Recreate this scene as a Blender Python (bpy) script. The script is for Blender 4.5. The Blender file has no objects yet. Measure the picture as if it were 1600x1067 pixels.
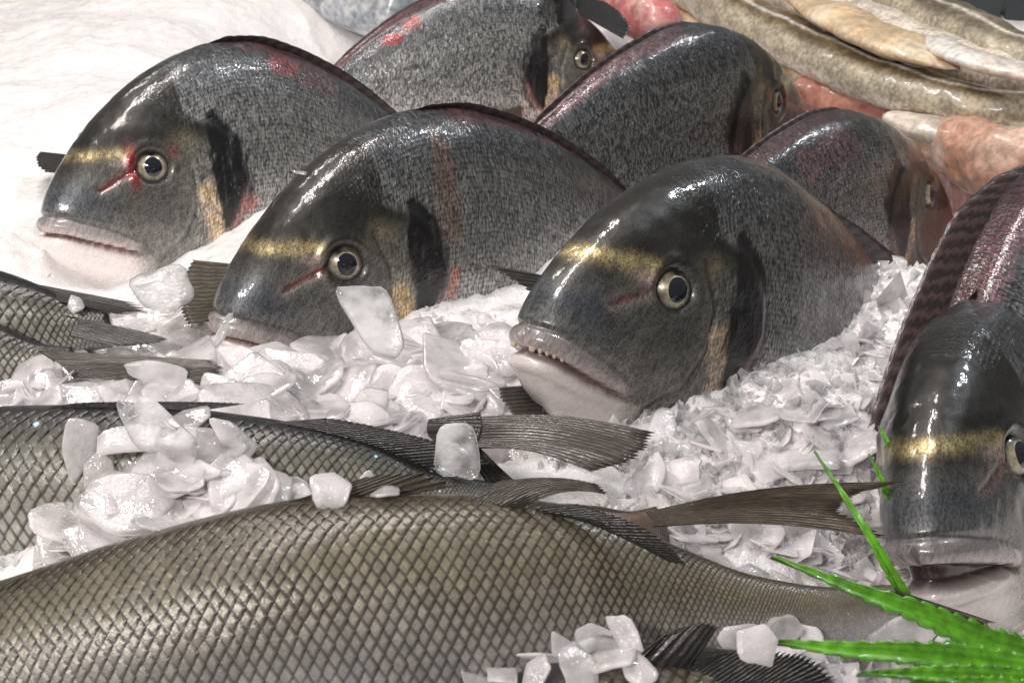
import bpy, math, random
import numpy as np
from mathutils import Vector, Matrix, Euler
from mathutils.bvhtree import BVHTree

# ------------------------------------------------------------------ camera, world, lamps, exposure
SC = bpy.context.scene
COL = SC.collection
random.seed(7); RNG = np.random.default_rng(7)
FPX = 2145.0; PITCH = math.radians(28); DIST = 0.66
CAM = np.array([0, -DIST*math.cos(PITCH), DIST*math.sin(PITCH)])
FW = np.array([0, math.cos(PITCH), -math.sin(PITCH)]); RT = np.array([1.0, 0, 0]); UP = np.cross(RT, FW)
cd = bpy.data.cameras.new('camera'); cam = bpy.data.objects.new('camera', cd); COL.objects.link(cam)
cd.sensor_width = 36; cd.lens = 36*FPX/1600; cd.clip_start = 0.02; cd.clip_end = 50
cam.location = CAM; cam.rotation_euler = (math.pi/2 - PITCH, 0, 0)
cd.dof.use_dof = True; cd.dof.focus_distance = 0.50; cd.dof.aperture_fstop = 40
SC.camera = cam

W = bpy.data.worlds.new('World'); SC.world = W; W.use_nodes = True
bg = W.node_tree.nodes['Background']; bg.inputs[0].default_value = (1.0, 0.96, 0.93, 1); bg.inputs[1].default_value = 0.13

def area(name, loc, target, sx, sy, power, color):
    d = bpy.data.lights.new(name, 'AREA'); d.shape = 'RECTANGLE'; d.size = sx; d.size_y = sy
    d.energy = power; d.color = color
    o = bpy.data.objects.new(name, d); COL.objects.link(o); o.location = loc
    o.rotation_euler = (Vector(target)-Vector(loc)).to_track_quat('-Z', 'Y').to_euler()
    return o
area('market_lamp_strip', (-0.30, 0.10, 1.20), (-0.1, 0.0, 0.05), 0.8, 0.035, 10.0, (1.0, 0.92, 0.885))
area('market_lamp_back', (-0.75, 0.75, 1.1), (-0.25, 0.2, 0.05), 0.16, 0.16, 2.2, (1.0, 0.93, 0.86))
area('market_lamp_front', (-0.60, -1.05, 0.92), (0.0, -0.1, 0.05), 0.45, 0.06, 11.5, (1.0, 0.945, 0.915))
area('market_lamp_cool', (0.75, 0.5, 1.3), (0.15, 0.0, 0.05), 0.08, 0.08, 6.5, (0.90, 0.95, 1.0))
vs = SC.view_settings; vs.view_transform = 'Standard'; vs.look = 'None'; vs.exposure = 0.16; vs.gamma = 1.0; vs.use_curve_mapping = False
SC.render.engine = 'CYCLES'
cy = SC.cycles; cy.use_denoising = True; cy.use_adaptive_sampling = True; cy.adaptive_threshold = 0.02; cy.max_bounces = 7; cy.transmission_bounces = 4; cy.transparent_max_bounces = 10
cy.caustics_reflective = False; cy.caustics_refractive = False; cy.sample_clamp_indirect = 4.0

# ------------------------------------------------------------------ helpers
def ray(px, py):
    return FW + RT*(px-800)/FPX - UP*(py-533)/FPX
def U(px, py, z):            # where the line of sight to a photograph point meets the height z
    r = ray(px, py); return CAM + r*((z-CAM[2])/r[2])
def UD(px, py, d):           # the same at a given distance
    return CAM + ray(px, py)*d
def sm(a, b, x):
    t = np.clip((np.asarray(x, float)-a)/(b-a), 0, 1); return t*t*(3-2*t)
def lerp(a, b, t): return a+(b-a)*t
def _hash(ix, iy, iz, seed):
    h = (ix.astype(np.uint32)*np.uint32(374761393)) ^ (iy.astype(np.uint32)*np.uint32(668265263)) ^ (iz.astype(np.uint32)*np.uint32(2246822519)) ^ np.uint32((seed*3266489917) & 0xffffffff)
    h = (h ^ (h >> np.uint32(13)))*np.uint32(1274126177); h = h ^ (h >> np.uint32(16))
    return (h & np.uint32(0xffff)).astype(float)/65535.0
def vnoise(p, seed=0):
    with np.errstate(over='ignore'):
        p = np.asarray(p, float); i = np.floor(p).astype(np.int64); f = p-i; f = f*f*(3-2*f)
        out = 0
        for a in (0, 1):
            for b in (0, 1):
                for c in (0, 1):
                    w = (f[..., 0] if a else 1-f[..., 0])*(f[..., 1] if b else 1-f[..., 1])*(f[..., 2] if c else 1-f[..., 2])
                    out = out + w*_hash(i[..., 0]+a, i[..., 1]+b, i[..., 2]+c, seed)
    return out*2-1
def fbm(p, o=3, seed=0):
    r = 0; a = 1; t = 0
    for k in range(o):
        r = r+a*vnoise(np.asarray(p)*(2.03**k)+k*17.3, seed+k); t += a; a *= .5
    return r/t
def pchip(xs, ys):
    xs = np.array(xs, float); ys = np.array(ys, float); h = np.diff(xs); d = np.diff(ys)/h
    m = np.zeros_like(ys)
    for k in range(1, len(xs)-1):
        if d[k-1]*d[k] > 0:
            w1 = 2*h[k]+h[k-1]; w2 = h[k]+2*h[k-1]; m[k] = (w1+w2)/(w1/d[k-1]+w2/d[k])
    m[0] = d[0]; m[-1] = d[-1]
    def f(x):
        x = np.clip(np.asarray(x, float), xs[0], xs[-1]); k = np.clip(np.searchsorted(xs, x)-1, 0, len(h)-1)
        t = (x-xs[k])/h[k]; t2 = t*t; t3 = t2*t
        return (2*t3-3*t2+1)*ys[k]+(t3-2*t2+t)*h[k]*m[k]+(-2*t3+3*t2)*ys[k+1]+(t3-t2)*h[k]*m[k+1]
    return f
def polydist(s, z, pts):
    """distance to a polyline and how far along it (0..1)"""
    best = np.full(np.shape(s), 1e9); tt = np.zeros(np.shape(s)); n = len(pts)-1
    for k in range(n):
        a = np.array(pts[k]); b = np.array(pts[k+1]); ab = b-a
        t = np.clip(((s-a[0])*ab[0]+(z-a[1])*ab[1])/(ab@ab), 0, 1)
        d = np.hypot(s-a[0]-t*ab[0], z-a[1]-t*ab[1]); m = d < best
        best = np.where(m, d, best); tt = np.where(m, (k+t)/n, tt)
    return best, tt

def make_mesh(name, V, F, smooth=True, colors=None, vecs=None, mat=None):
    V = np.asarray(V, np.float32).reshape(-1, 3); F = np.asarray(F, np.int32); k = F.shape[1]
    me = bpy.data.meshes.new(name)
    me.vertices.add(len(V)); me.vertices.foreach_set('co', V.ravel())
    me.loops.add(F.size); me.loops.foreach_set('vertex_index', F.ravel())
    me.polygons.add(len(F)); me.polygons.foreach_set('loop_start', np.arange(0, F.size, k, dtype=np.int32))
    me.polygons.foreach_set('use_smooth', np.full(len(F), smooth))
    me.update(calc_edges=True); me.validate()
    for n, c in (colors or {}).items():
        c = np.asarray(c, np.float32).reshape(-1, c.shape[-1])
        if c.shape[1] == 3: c = np.concatenate([c, np.ones((len(c), 1), np.float32)], 1)
        me.attributes.new(n, 'FLOAT_COLOR', 'POINT').data.foreach_set('color', np.ascontiguousarray(c, np.float32).ravel())
    for n, c in (vecs or {}).items():
        me.attributes.new(n, 'FLOAT_VECTOR', 'POINT').data.foreach_set('vector', np.ascontiguousarray(c, np.float32).ravel())
    if mat: me.materials.append(mat)
    return me
def link(name, me, parent=None):
    o = bpy.data.objects.new(name, me); COL.objects.link(o)
    if parent is not None: o.parent = parent
    return o
def empty(name, label, cat, group=None, matrix=None):
    o = bpy.data.objects.new(name, None); COL.objects.link(o); o.empty_display_size = .02
    tag(o, label, cat, group)
    if matrix is not None: o.matrix_world = matrix
    return o
def tag(o, label=None, cat=None, group=None, kind=None):
    if label: o['label'] = label
    if cat: o['category'] = cat
    if group: o['group'] = group
    if kind: o['kind'] = kind
    return o
def grid_faces(nr, nc, wrap=False):
    r, c = np.meshgrid(np.arange(nr-1), np.arange(nc if wrap else nc-1), indexing='ij'); c2 = (c+1) % nc
    return np.stack([r*nc+c, r*nc+c2, (r+1)*nc+c2, (r+1)*nc+c], -1).reshape(-1, 4)

# ------------------------------------------------------------------ materials
class NT:
    def __init__(s, name):
        s.m = bpy.data.materials.new(name); s.m.use_nodes = True; s.t = s.m.node_tree; s.t.nodes.clear()
        s.out = s.n('ShaderNodeOutputMaterial')
    def n(s, typ, ins=None, **kw):
        x = s.t.nodes.new(typ)
        for k, v in kw.items(): setattr(x, k, v)
        for k, v in (ins or {}).items(): s.set(x.inputs[k], v)
        return x
    def set(s, sock, v):
        if isinstance(v, bpy.types.NodeSocket): s.t.links.new(v, sock)
        elif isinstance(v, bpy.types.Node): s.t.links.new(v.outputs[0], sock)
        else:
            if hasattr(sock.default_value, '__len__') and not hasattr(v, '__len__'): v = [v]*len(sock.default_value)
            if hasattr(v, '__len__') and len(v) == 3 and len(sock.default_value) == 4: v = (*v, 1)
            sock.default_value = v
    def math(s, op, a, b=0.0, clamp=False):
        return s.n('ShaderNodeMath', {0: a, 1: b}, operation=op, use_clamp=clamp).outputs[0]
    def mr(s, x, a, b, c=0.0, d=1.0, smooth=True):
        return s.n('ShaderNodeMapRange', {0: x, 1: a, 2: b, 3: c, 4: d}, interpolation_type='SMOOTHSTEP' if smooth else 'LINEAR').outputs[0]
    def mix(s, f, a, b, blend='MIX'):
        x = s.n('ShaderNodeMix', data_type='RGBA', blend_type=blend); s.set(x.inputs[0], f); s.set(x.inputs[6], a); s.set(x.inputs[7], b); return x.outputs[2]
    def noise(s, vec, scale, detail=2, rough=.5, dist=0.0):
        return s.n('ShaderNodeTexNoise', {'Vector': vec, 'Scale': scale, 'Detail': detail, 'Roughness': rough, 'Distortion': dist}).outputs[0]
    def mapv(s, vec, scale): return s.n('ShaderNodeVectorMath', {0: vec, 1: scale}, operation='MULTIPLY').outputs[0]
    def attr(s, name, out='Color'): return s.n('ShaderNodeAttribute', attribute_name=name).outputs[out]
    def bump(s, h, strength, dist, normal=None):
        x = s.n('ShaderNodeBump', {'Strength': strength, 'Distance': dist, 'Height': h})
        if normal is not None: s.set(x.inputs['Normal'], normal)
        return x.outputs[0]
    def bsdf(s, **kw):
        p = s.n('ShaderNodeBsdfPrincipled')
        for k, v in kw.items(): s.set(p.inputs[k.replace('_', ' ')], v)
        s.t.links.new(p.outputs[0], s.out.inputs[0]); return p

def mat_bream():
    t = NT('bream_skin')
    col = t.attr('base'); prm = t.n('ShaderNodeSeparateColor', {0: t.attr('prm')})
    sc_, met, rgh = prm.outputs[0], prm.outputs[1], prm.outputs[2]
    uv = t.attr('uvm', 'Vector')
    wob = t.noise(uv, .12, 2)
    uvw = t.n('ShaderNodeVectorMath', {0: uv, 1: t.n('ShaderNodeCombineXYZ', {0: t.math('MULTIPLY', t.math('SUBTRACT', wob, .5), 4.0)})}, operation='ADD').outputs[0]
    st = t.noise(t.mapv(uvw, (1.25, .24, .3)), 1.0, 2, .55, .05)
    st2 = t.noise(t.mapv(uvw, (1.9, .55, .3)), 1.0, 2, .6, .1)
    streak = t.mr(t.math('ADD', t.math('MULTIPLY', st, .62), t.math('MULTIPLY', st2, .38)), .47, .57)
    vo = t.n('ShaderNodeTexVoronoi', {'Vector': t.mapv(uvw, (.60, .46, .06)), 'Scale': 1.0, 'Randomness': .42}, voronoi_dimensions='3D')
    cell = t.math('MULTIPLY', t.mr(vo.outputs['Distance'], .62, .30), t.mr(t.n('ShaderNodeSeparateColor', {0: vo.outputs['Color']}).outputs[0], .0, 1.0, .45, 1.0))
    streak = t.math('ADD', t.math('MULTIPLY', streak, .55), t.math('MULTIPLY', cell, .45))
    patch = t.noise(uv, .07, 2, .6)
    amp = t.mr(patch, .3, .7, .8, 1.0)
    dark = t.mix(1.0, col, (.30, .30, .315), 'MULTIPLY'); lite = t.n('ShaderNodeMix', data_type='RGBA', blend_type='ADD')
    t.set(lite.inputs[0], 1.0); t.set(lite.inputs[6], t.mix(1.0, col, (3.0, 2.96, 2.86), 'MULTIPLY')); t.set(lite.inputs[7], t.mix(1.0, t.mr(t.math('MAXIMUM', col, 0.0), .015, .06), (.05, .051, .049), 'MULTIPLY'))
    scaled = t.mix(t.math('MULTIPLY', streak, amp), dark, lite.outputs[2])
    plain = t.attr('prm', 'Alpha')
    speck = t.noise(t.mapv(uv, (1.9, 1.1, .5)), 1.0, 3, .75)
    spk2 = t.noise(uv, .35, 3, .6)
    hd = t.mix(t.mr(t.math('ADD', t.math('MULTIPLY', speck, .7), t.math('MULTIPLY', spk2, .3)), .40, .60), t.mix(1.0, col, t.mix(plain, (.95, .95, .95), (.42, .42, .43)), 'MULTIPLY'), t.mix(1.0, col, t.mix(plain, (1.04, 1.04, 1.04), (1.55, 1.54, 1.48)), 'MULTIPLY'))
    c = t.mix(sc_, hd, scaled)
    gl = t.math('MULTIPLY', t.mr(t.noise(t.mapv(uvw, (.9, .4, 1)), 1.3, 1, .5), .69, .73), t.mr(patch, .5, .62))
    c = t.mix(t.math('MULTIPLY', t.math('MULTIPLY', gl, sc_), .75), c, (.42, .58, .70))  # blue sparkle glints painted into the skin colour
    height = t.math('ADD', t.math('MULTIPLY', streak, sc_), t.math('MULTIPLY', t.math('MULTIPLY', speck, .45), plain))
    hc = t.math('ADD', t.math('MULTIPLY', streak, sc_), t.math('MULTIPLY', t.math('MULTIPLY', speck, .10), plain))
    met = t.math('ADD', met, t.math('MULTIPLY', t.math('MULTIPLY', streak, sc_), .30)); rgh = t.math('SUBTRACT', rgh, t.math('MULTIPLY', t.math('MULTIPLY', streak, sc_), .08))
    b1 = t.bump(height, .5, .0005); b2 = t.bump(hc, .22, .0004, t.bump(t.math('MULTIPLY', spk2, plain), .14, .0012))
    t.bsdf(Base_Color=c, Metallic=met, Roughness=rgh, Normal=b1, Specular_IOR_Level=.5, Coat_Weight=1.0, Coat_Roughness=.04, Coat_IOR=1.38, Coat_Normal=b2)
    return t.m
def mat_scale():
    t = NT('mullet_scale')
    col = t.attr('base'); uv = t.n('ShaderNodeSeparateXYZ', {0: t.attr('suv', 'Vector')})
    a, b, rnd = uv.outputs[0], uv.outputs[1], uv.outputs[2]
    fine = t.noise(t.n('ShaderNodeTexCoord').outputs['Object'], 900, 2, .6)
    e = t.math('ADD', t.math('ADD', t.math('ABSOLUTE', b), t.math('POWER', t.math('MAXIMUM', a, 0.0), 1.55)), t.math('MULTIPLY', t.math('SUBTRACT', fine, .5), .22))
    broad = t.noise(t.n('ShaderNodeTexCoord').outputs['Object'], 55, 3, .6)
    edge = t.math('MULTIPLY', t.mr(e, t.mr(broad, .3, .7, .30, .50), t.mr(broad, .3, .7, .78, .86)), t.mr(broad, .25, .6, 1.0, .82))
    cen = t.mix(1.0, col, t.mix(rnd, (.88, .88, .89), (1.16, 1.14, 1.10)), 'MULTIPLY')
    cen = t.mix(t.mr(fine, .35, .7), t.mix(1.0, cen, (.78, .78, .78), 'MULTIPLY'), cen)
    c = t.mix(edge, cen, t.mix(1.0, t.mix(.16, (.026, .018, .012), col), (1, 1, 1), 'MULTIPLY'))
    # soft wash where the net fades towards the belly
    fade = t.attr('fade', 'Fac')
    c = t.mix(t.math('MULTIPLY', fade, .75), c, cen)
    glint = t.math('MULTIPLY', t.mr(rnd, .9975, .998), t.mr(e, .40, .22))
    c = t.mix(t.math('MULTIPLY', glint, t.math('SUBTRACT', 1.0, edge)), c, (.42, .62, .72))  # bright glint painted into the colour of a few scales
    bm = t.bump(t.math('ADD', fine, t.math('MULTIPLY', edge, -.6)), .3, .0004)
    t.bsdf(Base_Color=c, Metallic=.12, Roughness=.42, Normal=bm, Coat_Weight=.4, Coat_Roughness=.16, Coat_IOR=1.36, Coat_Normal=t.bump(fine, .25, .0006))
    return t.m
def mat_attr(name, rough=.4, metal=0.0, coat=.6, nscale=600, namp=.25, sss=0.0, bump=.2, dist=.0005):
    t = NT(name); co = t.n('ShaderNodeTexCoord').outputs['Object']
    n = t.noise(co, nscale, 4, .6); n2 = t.noise(co, nscale*.15, 3, .6)
    f = t.mr(t.math('ADD', t.math('MULTIPLY', n, .6), t.math('MULTIPLY', n2, .4)), .35, .65, 1-namp, 1+namp)
    c = t.mix(1.0, t.attr('base'), t.n('ShaderNodeCombineColor', {0: f, 1: f, 2: f}).outputs[0], 'MULTIPLY')
    b = t.bump(n, bump, dist)
    p = t.bsdf(Base_Color=c, Metallic=metal, Roughness=rough, Normal=b, Coat_Weight=coat, Coat_Roughness=.08, Coat_Normal=t.bump(n2, bump*1.4, dist*4))
    if sss: p.inputs['Subsurface Weight'].default_value = sss; p.inputs['Subsurface Radius'].default_value = (.006, .003, .002); p.inputs['Subsurface Scale'].default_value = 1.0
    return t.m
def mat_fin():
    t = NT('fin_membrane'); uv = t.attr('fuv', 'Vector'); col = t.attr('base')
    x = t.n('ShaderNodeSeparateXYZ', {0: uv})
    w = t.noise(t.mapv(uv, (1.0, 1.6, 1)), .9, 2, .5)
    ph = t.math('ADD', x.outputs[0], t.math('MULTIPLY', w, 1.1))
    s = t.math('ABSOLUTE', t.math('SUBTRACT', t.math('FRACT', ph), .5))      # 0.5 on a ray, 0 between
    fine = t.noise(t.mapv(uv, (5.0, 2.5, 1)), 1.0, 3, .65)
    c = t.mix(t.mr(s, .12, .46), t.mix(1.0, col, (.62, .60, .58), 'MULTIPLY'), t.mix(1.0, col, (1.45, 1.4, 1.32), 'MULTIPLY'))
    c = t.mix(t.mr(fine, .35, .65), t.mix(1.0, c, (.65, .65, .65), 'MULTIPLY'), c)
    h = t.math('ADD', s, t.math('MULTIPLY', fine, .35))
    p = t.bsdf(Base_Color=c, Roughness=.38, Normal=t.bump(h, .4, .0005), Coat_Weight=.7, Coat_Roughness=.15, Coat_Normal=t.bump(h, .45, .0006))
    tr = t.n('ShaderNodeBsdfTranslucent', {0: c}); mx = t.n('ShaderNodeMixShader', {0: .32, 1: p.outputs[0], 2: tr.outputs[0]})
    t.t.links.new(mx.outputs[0], t.out.inputs[0])
    return t.m
def mat_eye():
    t = NT('eye_iris'); co = t.n('ShaderNodeTexCoord').outputs['Object']
    n = t.noise(co, 700, 3, .6)
    c = t.mix(t.mr(n, .35, .65), t.mix(1.0, t.attr('base'), (.7, .7, .7), 'MULTIPLY'), t.mix(1.0, t.attr('base'), (1.2, 1.2, 1.2), 'MULTIPLY'))
    t.bsdf(Base_Color=c, Metallic=.35, Roughness=.35, Coat_Weight=1.0, Coat_Roughness=.03, Normal=t.bump(n, .2, .0004))
    return t.m
def mat_plain(name, col, rough=.3, coat=0.0, metal=0.0, nscale=300, var=.15):
    t = NT(name); co = t.n('ShaderNodeTexCoord').outputs['Object']; n = t.noise(co, nscale, 3, .6)
    c = t.mix(t.mr(n, .3, .7), tuple(v*(1-var) for v in col), tuple(min(1, v*(1+var)) for v in col))
    t.bsdf(Base_Color=c, Roughness=rough, Coat_Weight=coat, Coat_Roughness=.05, Metallic=metal, Normal=t.bump(n, .1, .0005))
    return t.m
def mat_ice(name, clear, rough, tint, milk=.45, bs=.35, spec=.5, grain=.5):
    """milky frozen water: white scatter at the surface, light passing through it, clear where it is thin and wet"""
    t = NT(name); co = t.n('ShaderNodeNewGeometry').outputs['Position']
    n1 = t.noise(co, 1100, 1, .6); n2 = t.noise(co, 170, 2, .6); n3 = t.noise(co, 60, 2, .6)
    b = t.bump(t.math('ADD', t.math('MULTIPLY', n1, grain), n2), bs, .0014)
    p = t.bsdf(Base_Color=tint, Roughness=t.mr(n2, .35, .65, rough*.6, rough*1.5), Normal=b, IOR=1.31, Specular_IOR_Level=spec, Coat_Weight=.6, Coat_Roughness=.06, Coat_IOR=1.31, Coat_Normal=b)
    if milk:
        tr = t.n('ShaderNodeBsdfTranslucent', {0: tint, 1: b}); x = t.n('ShaderNodeMixShader', {0: milk, 1: p.outputs[0], 2: tr.outputs[0]}).outputs[0]
        if clear:
            tp = t.n('ShaderNodeBsdfTransparent', {0: (.975, .98, .98)}); gl = t.n('ShaderNodeBsdfGlossy', {0: (1, 1, 1), 'Roughness': .08, 'Normal': b})
            fr = t.n('ShaderNodeFresnel', {'IOR': 1.31, 'Normal': b}); cl = t.n('ShaderNodeMixShader', {0: fr, 1: tp.outputs[0], 2: gl.outputs[0]}).outputs[0]
            f = t.mr(t.math('ADD', t.math('MULTIPLY', n3, .7), t.math('MULTIPLY', n2, .3)), .36, .64, clear*.45, min(.95, clear*1.5))
            x = t.n('ShaderNodeMixShader', {0: f, 1: x, 2: cl}).outputs[0]
        t.t.links.new(x, t.out.inputs[0])
    return t.m

M = dict(bream=mat_bream(), scale=mat_scale(), fin=mat_fin(), eye=mat_eye(),
         pupil=mat_plain('eye_pupil', (.010, .014, .022), .12, 1.0), tooth=mat_plain('tooth_enamel', (.62, .50, .40), .25, .6),
         skin=mat_attr('mullet_skin', .42, .15, .5, 900, .3), cod=mat_attr('cod_skin', .40, .0, .35, 420, .45, .15, .3),
         flesh=mat_attr('raw_flesh', .34, 0, .45, 260, .3, .4, .4, .0010),
         leaf=mat_attr('plastic_leaf_green', .36, 0, .25, 350, .28, .0, .35),
         ice_bed=mat_ice('packed_ice', 0.0, .40, (.81, .79, .785), 0, .7),
         ice_flake=mat_ice('flake_ice', .42, .30, (.97, .94, .945), .48, .28),
         ice_plate=mat_ice('plate_ice', .62, .30, (.95, .945, .95), .45, .25),
         ice_clear=mat_ice('wet_crushed_ice', .52, .10, (.97, .955, .955), .50, .30))

# ------------------------------------------------------------------ lofted fish bodies
class Loft:
    def __init__(s, top, bot, wid, SL, pexp=.9, kb=0.0, kz=0.0, s0=.1):
        f = lambda q: pchip(np.sqrt(np.array([a for a, _ in q])), [b for _, b in q])
        s._t, s._b, s._w, s.SL, s.p, s.kb, s.kz, s.s0 = f(top), f(bot), f(wid), SL, pexp, kb, kz, s0
    def top(s, x): return s._t(np.sqrt(np.maximum(x, 0)))
    def bot(s, x): return s._b(np.sqrt(np.maximum(x, 0)))
    def wid(s, x): return s._w(np.sqrt(np.maximum(x, 0)))
    def raw(s, x, th):        # th 0 at the back ridge, pi at the belly, + is the left side
        zt, zb, w = s.top(x), s.bot(x), s.wid(x); m = (zt+zb)/2; h = (zt-zb)/2
        sn = np.sin(th); y = w*np.sign(sn)*np.abs(sn)**s.p
        return np.stack([-x+0*th, y, m+h*np.cos(th)], -1)
    def bend(s, P):
        P = np.array(P, float); q = np.maximum(0, -P[..., 0]-s.s0)
        P[..., 1] += s.kb*q*q; P[..., 2] += s.kz*q*q
        return P
    def pt(s, x, th): return s.bend(s.raw(x, th))
def normals_of(P):
    du = np.gradient(P, axis=0); dv = np.roll(P, -1, 1)-np.roll(P, 1, 1)
    n = np.cross(dv, du); L = np.linalg.norm(n, axis=-1, keepdims=True); n = n/np.maximum(L, 1e-12)
    c = P.mean(1, keepdims=True); sgn = np.sign((n*(P-c)).sum(-1).mean()); n = n*(sgn if sgn != 0 else 1)
    n[0] = n[1] if False else n[0]
    bad = (L[..., 0] < 1e-12); n[bad] = (1, 0, 0)
    return n

BT = [(0, .0035), (.0015, .0088), (.006, .0190), (.015, .0315), (.025, .0430), (.035, .0525), (.05, .0640), (.065, .0725), (.08, .0785), (.095, .0815), (.115, .0820), (.14, .078), (.17, .070), (.2, .058), (.23, .044), (.255, .033), (.275, .028), (.29, .027)]
BB = [(0, -.0030), (.0015, -.0085), (.006, -.0155), (.015, -.0225), (.03, -.0315), (.05, -.0395), (.08, -.046), (.11, -.048), (.14, -.046), (.17, -.039), (.2, -.028), (.23, -.014), (.255, -.004), (.275, .001), (.29, .001)]
BW = [(0, .0008), (.0015, .0068), (.006, .0112), (.015, .0155), (.03, .0205), (.05, .0255), (.08, .030), (.11, .031), (.15, .028), (.2, .019), (.25, .009), (.28, .005), (.29, .0045)]
EYE_S, EYE_Z = .047, .0265
OPER = [(.066, .050), (.080, .043), (.0905, .030), (.0935, .016), (.089, .002), (.080, -.012), (.066, -.026), (.048, -.036)]
PREO = [(.060, .036), (.066, .022), (.066, .006), (.060, -.008), (.047, -.018)]
MOUTH = pchip([0, .006, .015, .026, .038], [-.0010, -.0025, -.0060, -.0100, -.0140])
BREAM_GROUP = 'sea breams standing in the ice'

def bream(label, loc, rot, scale=1.0, kb=0.0, kz=0.0, opened=0.0, blood=(), pink_back=.5, slit=.7, tone=1.0, seed=1, side=1,
          dorsal=(.005, 0.0), teeth=False, blot=1.0, wash=(), pect=True, socket_red=0.0, gold=1.0, dprof=(.25, 1, 1.0, .85, .75, .2), mdrop=1.0, eye_tint=(1, 1, 1), mz=-.001):
    L = Loft(BT, BB, BW, .29, .88, kb, kz, .1)
    ns, nt = 250, 176
    t = np.linspace(0, 1, ns); sx = np.concatenate([.115*(np.linspace(0, 1, 165)**1.75), np.linspace(.115, .29, 86)[1:]])
    th = np.linspace(0, 2*np.pi, nt, endpoint=False)
    S, TH = np.meshgrid(sx, th, indexing='ij')
    P = L.raw(S, TH); N = normals_of(P)
    z = P[..., 2]; y = P[..., 1]; zt = L.top(S); zb = L.bot(S); h = (z-zb)/np.maximum(zt-zb, 1e-5)
    near = np.where(np.sign(y) == 0, 1, np.sign(y))
    q3 = np.stack([S*1, y, z], -1)
    nz = lambda f, o=3, k=0: fbm(q3*f, o, seed*31+k)
    # ---- relief
    zm = mz+(MOUTH(S)+.001)*mdrop; d = z-zm; inm = 1-sm(.034, .040, S); corner = 1-sm(.012, .038, S)
    hw = .0009+opened*np.clip(1-S/.034, 0, 1)**.7
    D = np.zeros_like(S)
    cav = inm*(1-sm(.6, 1.25, np.abs(d+opened*.35)/hw))
    D -= cav*(.0025+opened*1.3)
    lipw = .0068*(1-sm(.022, .046, S)*.45)
    D += inm*.0014*np.exp(-((d-hw-lipw*.5)/(lipw*.42))**2)
    D -= inm*.0013*np.exp(-((d-hw-lipw*1.18)/.0011)**2)
    D += inm*.0014*np.exp(-((d+hw+.0025+opened*.4)/.0022)**2)*(1-sm(.02, .036, S))
    D -= inm*.0007*np.exp(-((d+hw+.0062)/.0012)**2)*sm(.008, .016, S)
    re = np.hypot(S-EYE_S, z-EYE_Z)
    D += -.0030*(1-sm(.0058, .0088, re))+.0011*np.exp(-((re-.0102)/.0016)**2)
    D += .0016*np.exp(-(np.hypot(S-EYE_S, (z-EYE_Z-.012)*1.2)/.010)**2)        # brow
    # groove from the nostrils to the eye
    dn, tn = polydist(S, z, [(.0225, .0175), (.030, .0215), (.0385, .0255)])
    D -= slit*.0020*np.exp(-(dn/.0010)**2)+.0004*np.exp(-(dn/.003)**2)
    do, to = polydist(S, z, OPER); sgn = np.where(np.interp(z, [p[1] for p in OPER[::-1]], [p[0] for p in OPER[::-1]]) > S, 1, -1)
    so = do*sgn; fade = sm(0, .08, to)*1
    D += .0008*fade*np.where(so > -.0020, sm(-.0020, .0008, so)*np.exp(-np.maximum(so, 0)/.014), 0)
    D -= .0002*fade*np.exp(-((so+.0028)/.0016)**2)
    dp, tp = polydist(S, z, PREO); D -= .0010*np.exp(-(dp/.0011)**2); D += .0004*np.exp(-((dp-.003)/.002)**2)
    D += .00045*nz(140, 3, 2)*sm(.004, .02, S)
    # the ridge of the back is a little sharper behind the nape
    D += .0015*np.exp(-((np.minimum(TH, 2*np.pi-TH))/.10)**2)*sm(.08, .10, S)
    V = P+N*D[..., None]
    if opened:
        low = inm*sm(.0005, -.004, d)*(1-sm(.0, .036, S)); V[..., 2] -= low*opened*1.1; V[..., 0] -= low*opened*.25
    # ---- colour
    n1, n2, n3 = nz(60, 4, 3), nz(180, 3, 5), nz(420, 2, 9)
    def put(c, m): 
        nonlocal C; C = C*(1-m[..., None])+np.array(c)*m[..., None]
    C = np.zeros(S.shape+(3,))+np.array((.032, .035, .039))
    put((.128, .129, .126), sm(.98, .66, h+.05*n1)); put((.31, .306, .295), sm(.60, .24, h+.07*n1)); put((.50, .47, .45), sm(.24, .03, h+.08*n1))
    C *= (1+.22*n1+.12*n2)[..., None]
    head = sm(-.002, .003, so)*(1-sm(.085, .10, S))
    Hc = np.zeros_like(C)+np.array((.017, .016, .014))
    def ph(c, m):
        nonlocal Hc; Hc = Hc*(1-m[..., None])+np.array(c)*m[..., None]
    ph((.105, .104, .098), sm(.040, .024, z+.006*n1-.22*(S-.047)))
    ph((.050, .062, .082), sm(.036, .014, S+.006*n1)*sm(.026, .014, z)*.85)      # blue-grey snout
    ph((.15, .145, .13), .7*sm(.050, .066, S+.004*n1)*sm(.035, .022, z)*sm(-.012, .002, z))
    ph((.12, .115, .085), .6*np.exp(-(np.hypot((S-.062)/.008, (z-.034)/.006))**2)*(1+.4*n2))
    ph((.17, .165, .155), sm(.006, -.016, z+.004*n1+.25*(S-.06)))
    Hc *= (1+.20*n1+.16*n2)[..., None]
    C = C*(1-head[..., None])+Hc*head[..., None]
    met = np.full_like(S, .26); rgh = np.full_like(S, .36); scl = sm(-.001, -.004, so)
    scl = np.maximum(scl, sm(.040, .066, S+.5*(z-.06)+.004*n2)*sm(.040, .050, z+.004*n1)); scl = np.maximum(scl, .75*sm(.058, .070, S+.003*n1)*(1-sm(.034, .042, z))); scl = np.maximum(scl, .35*sm(.035, .055, S+.003*n1)*sm(.014, .002, z))
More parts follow.
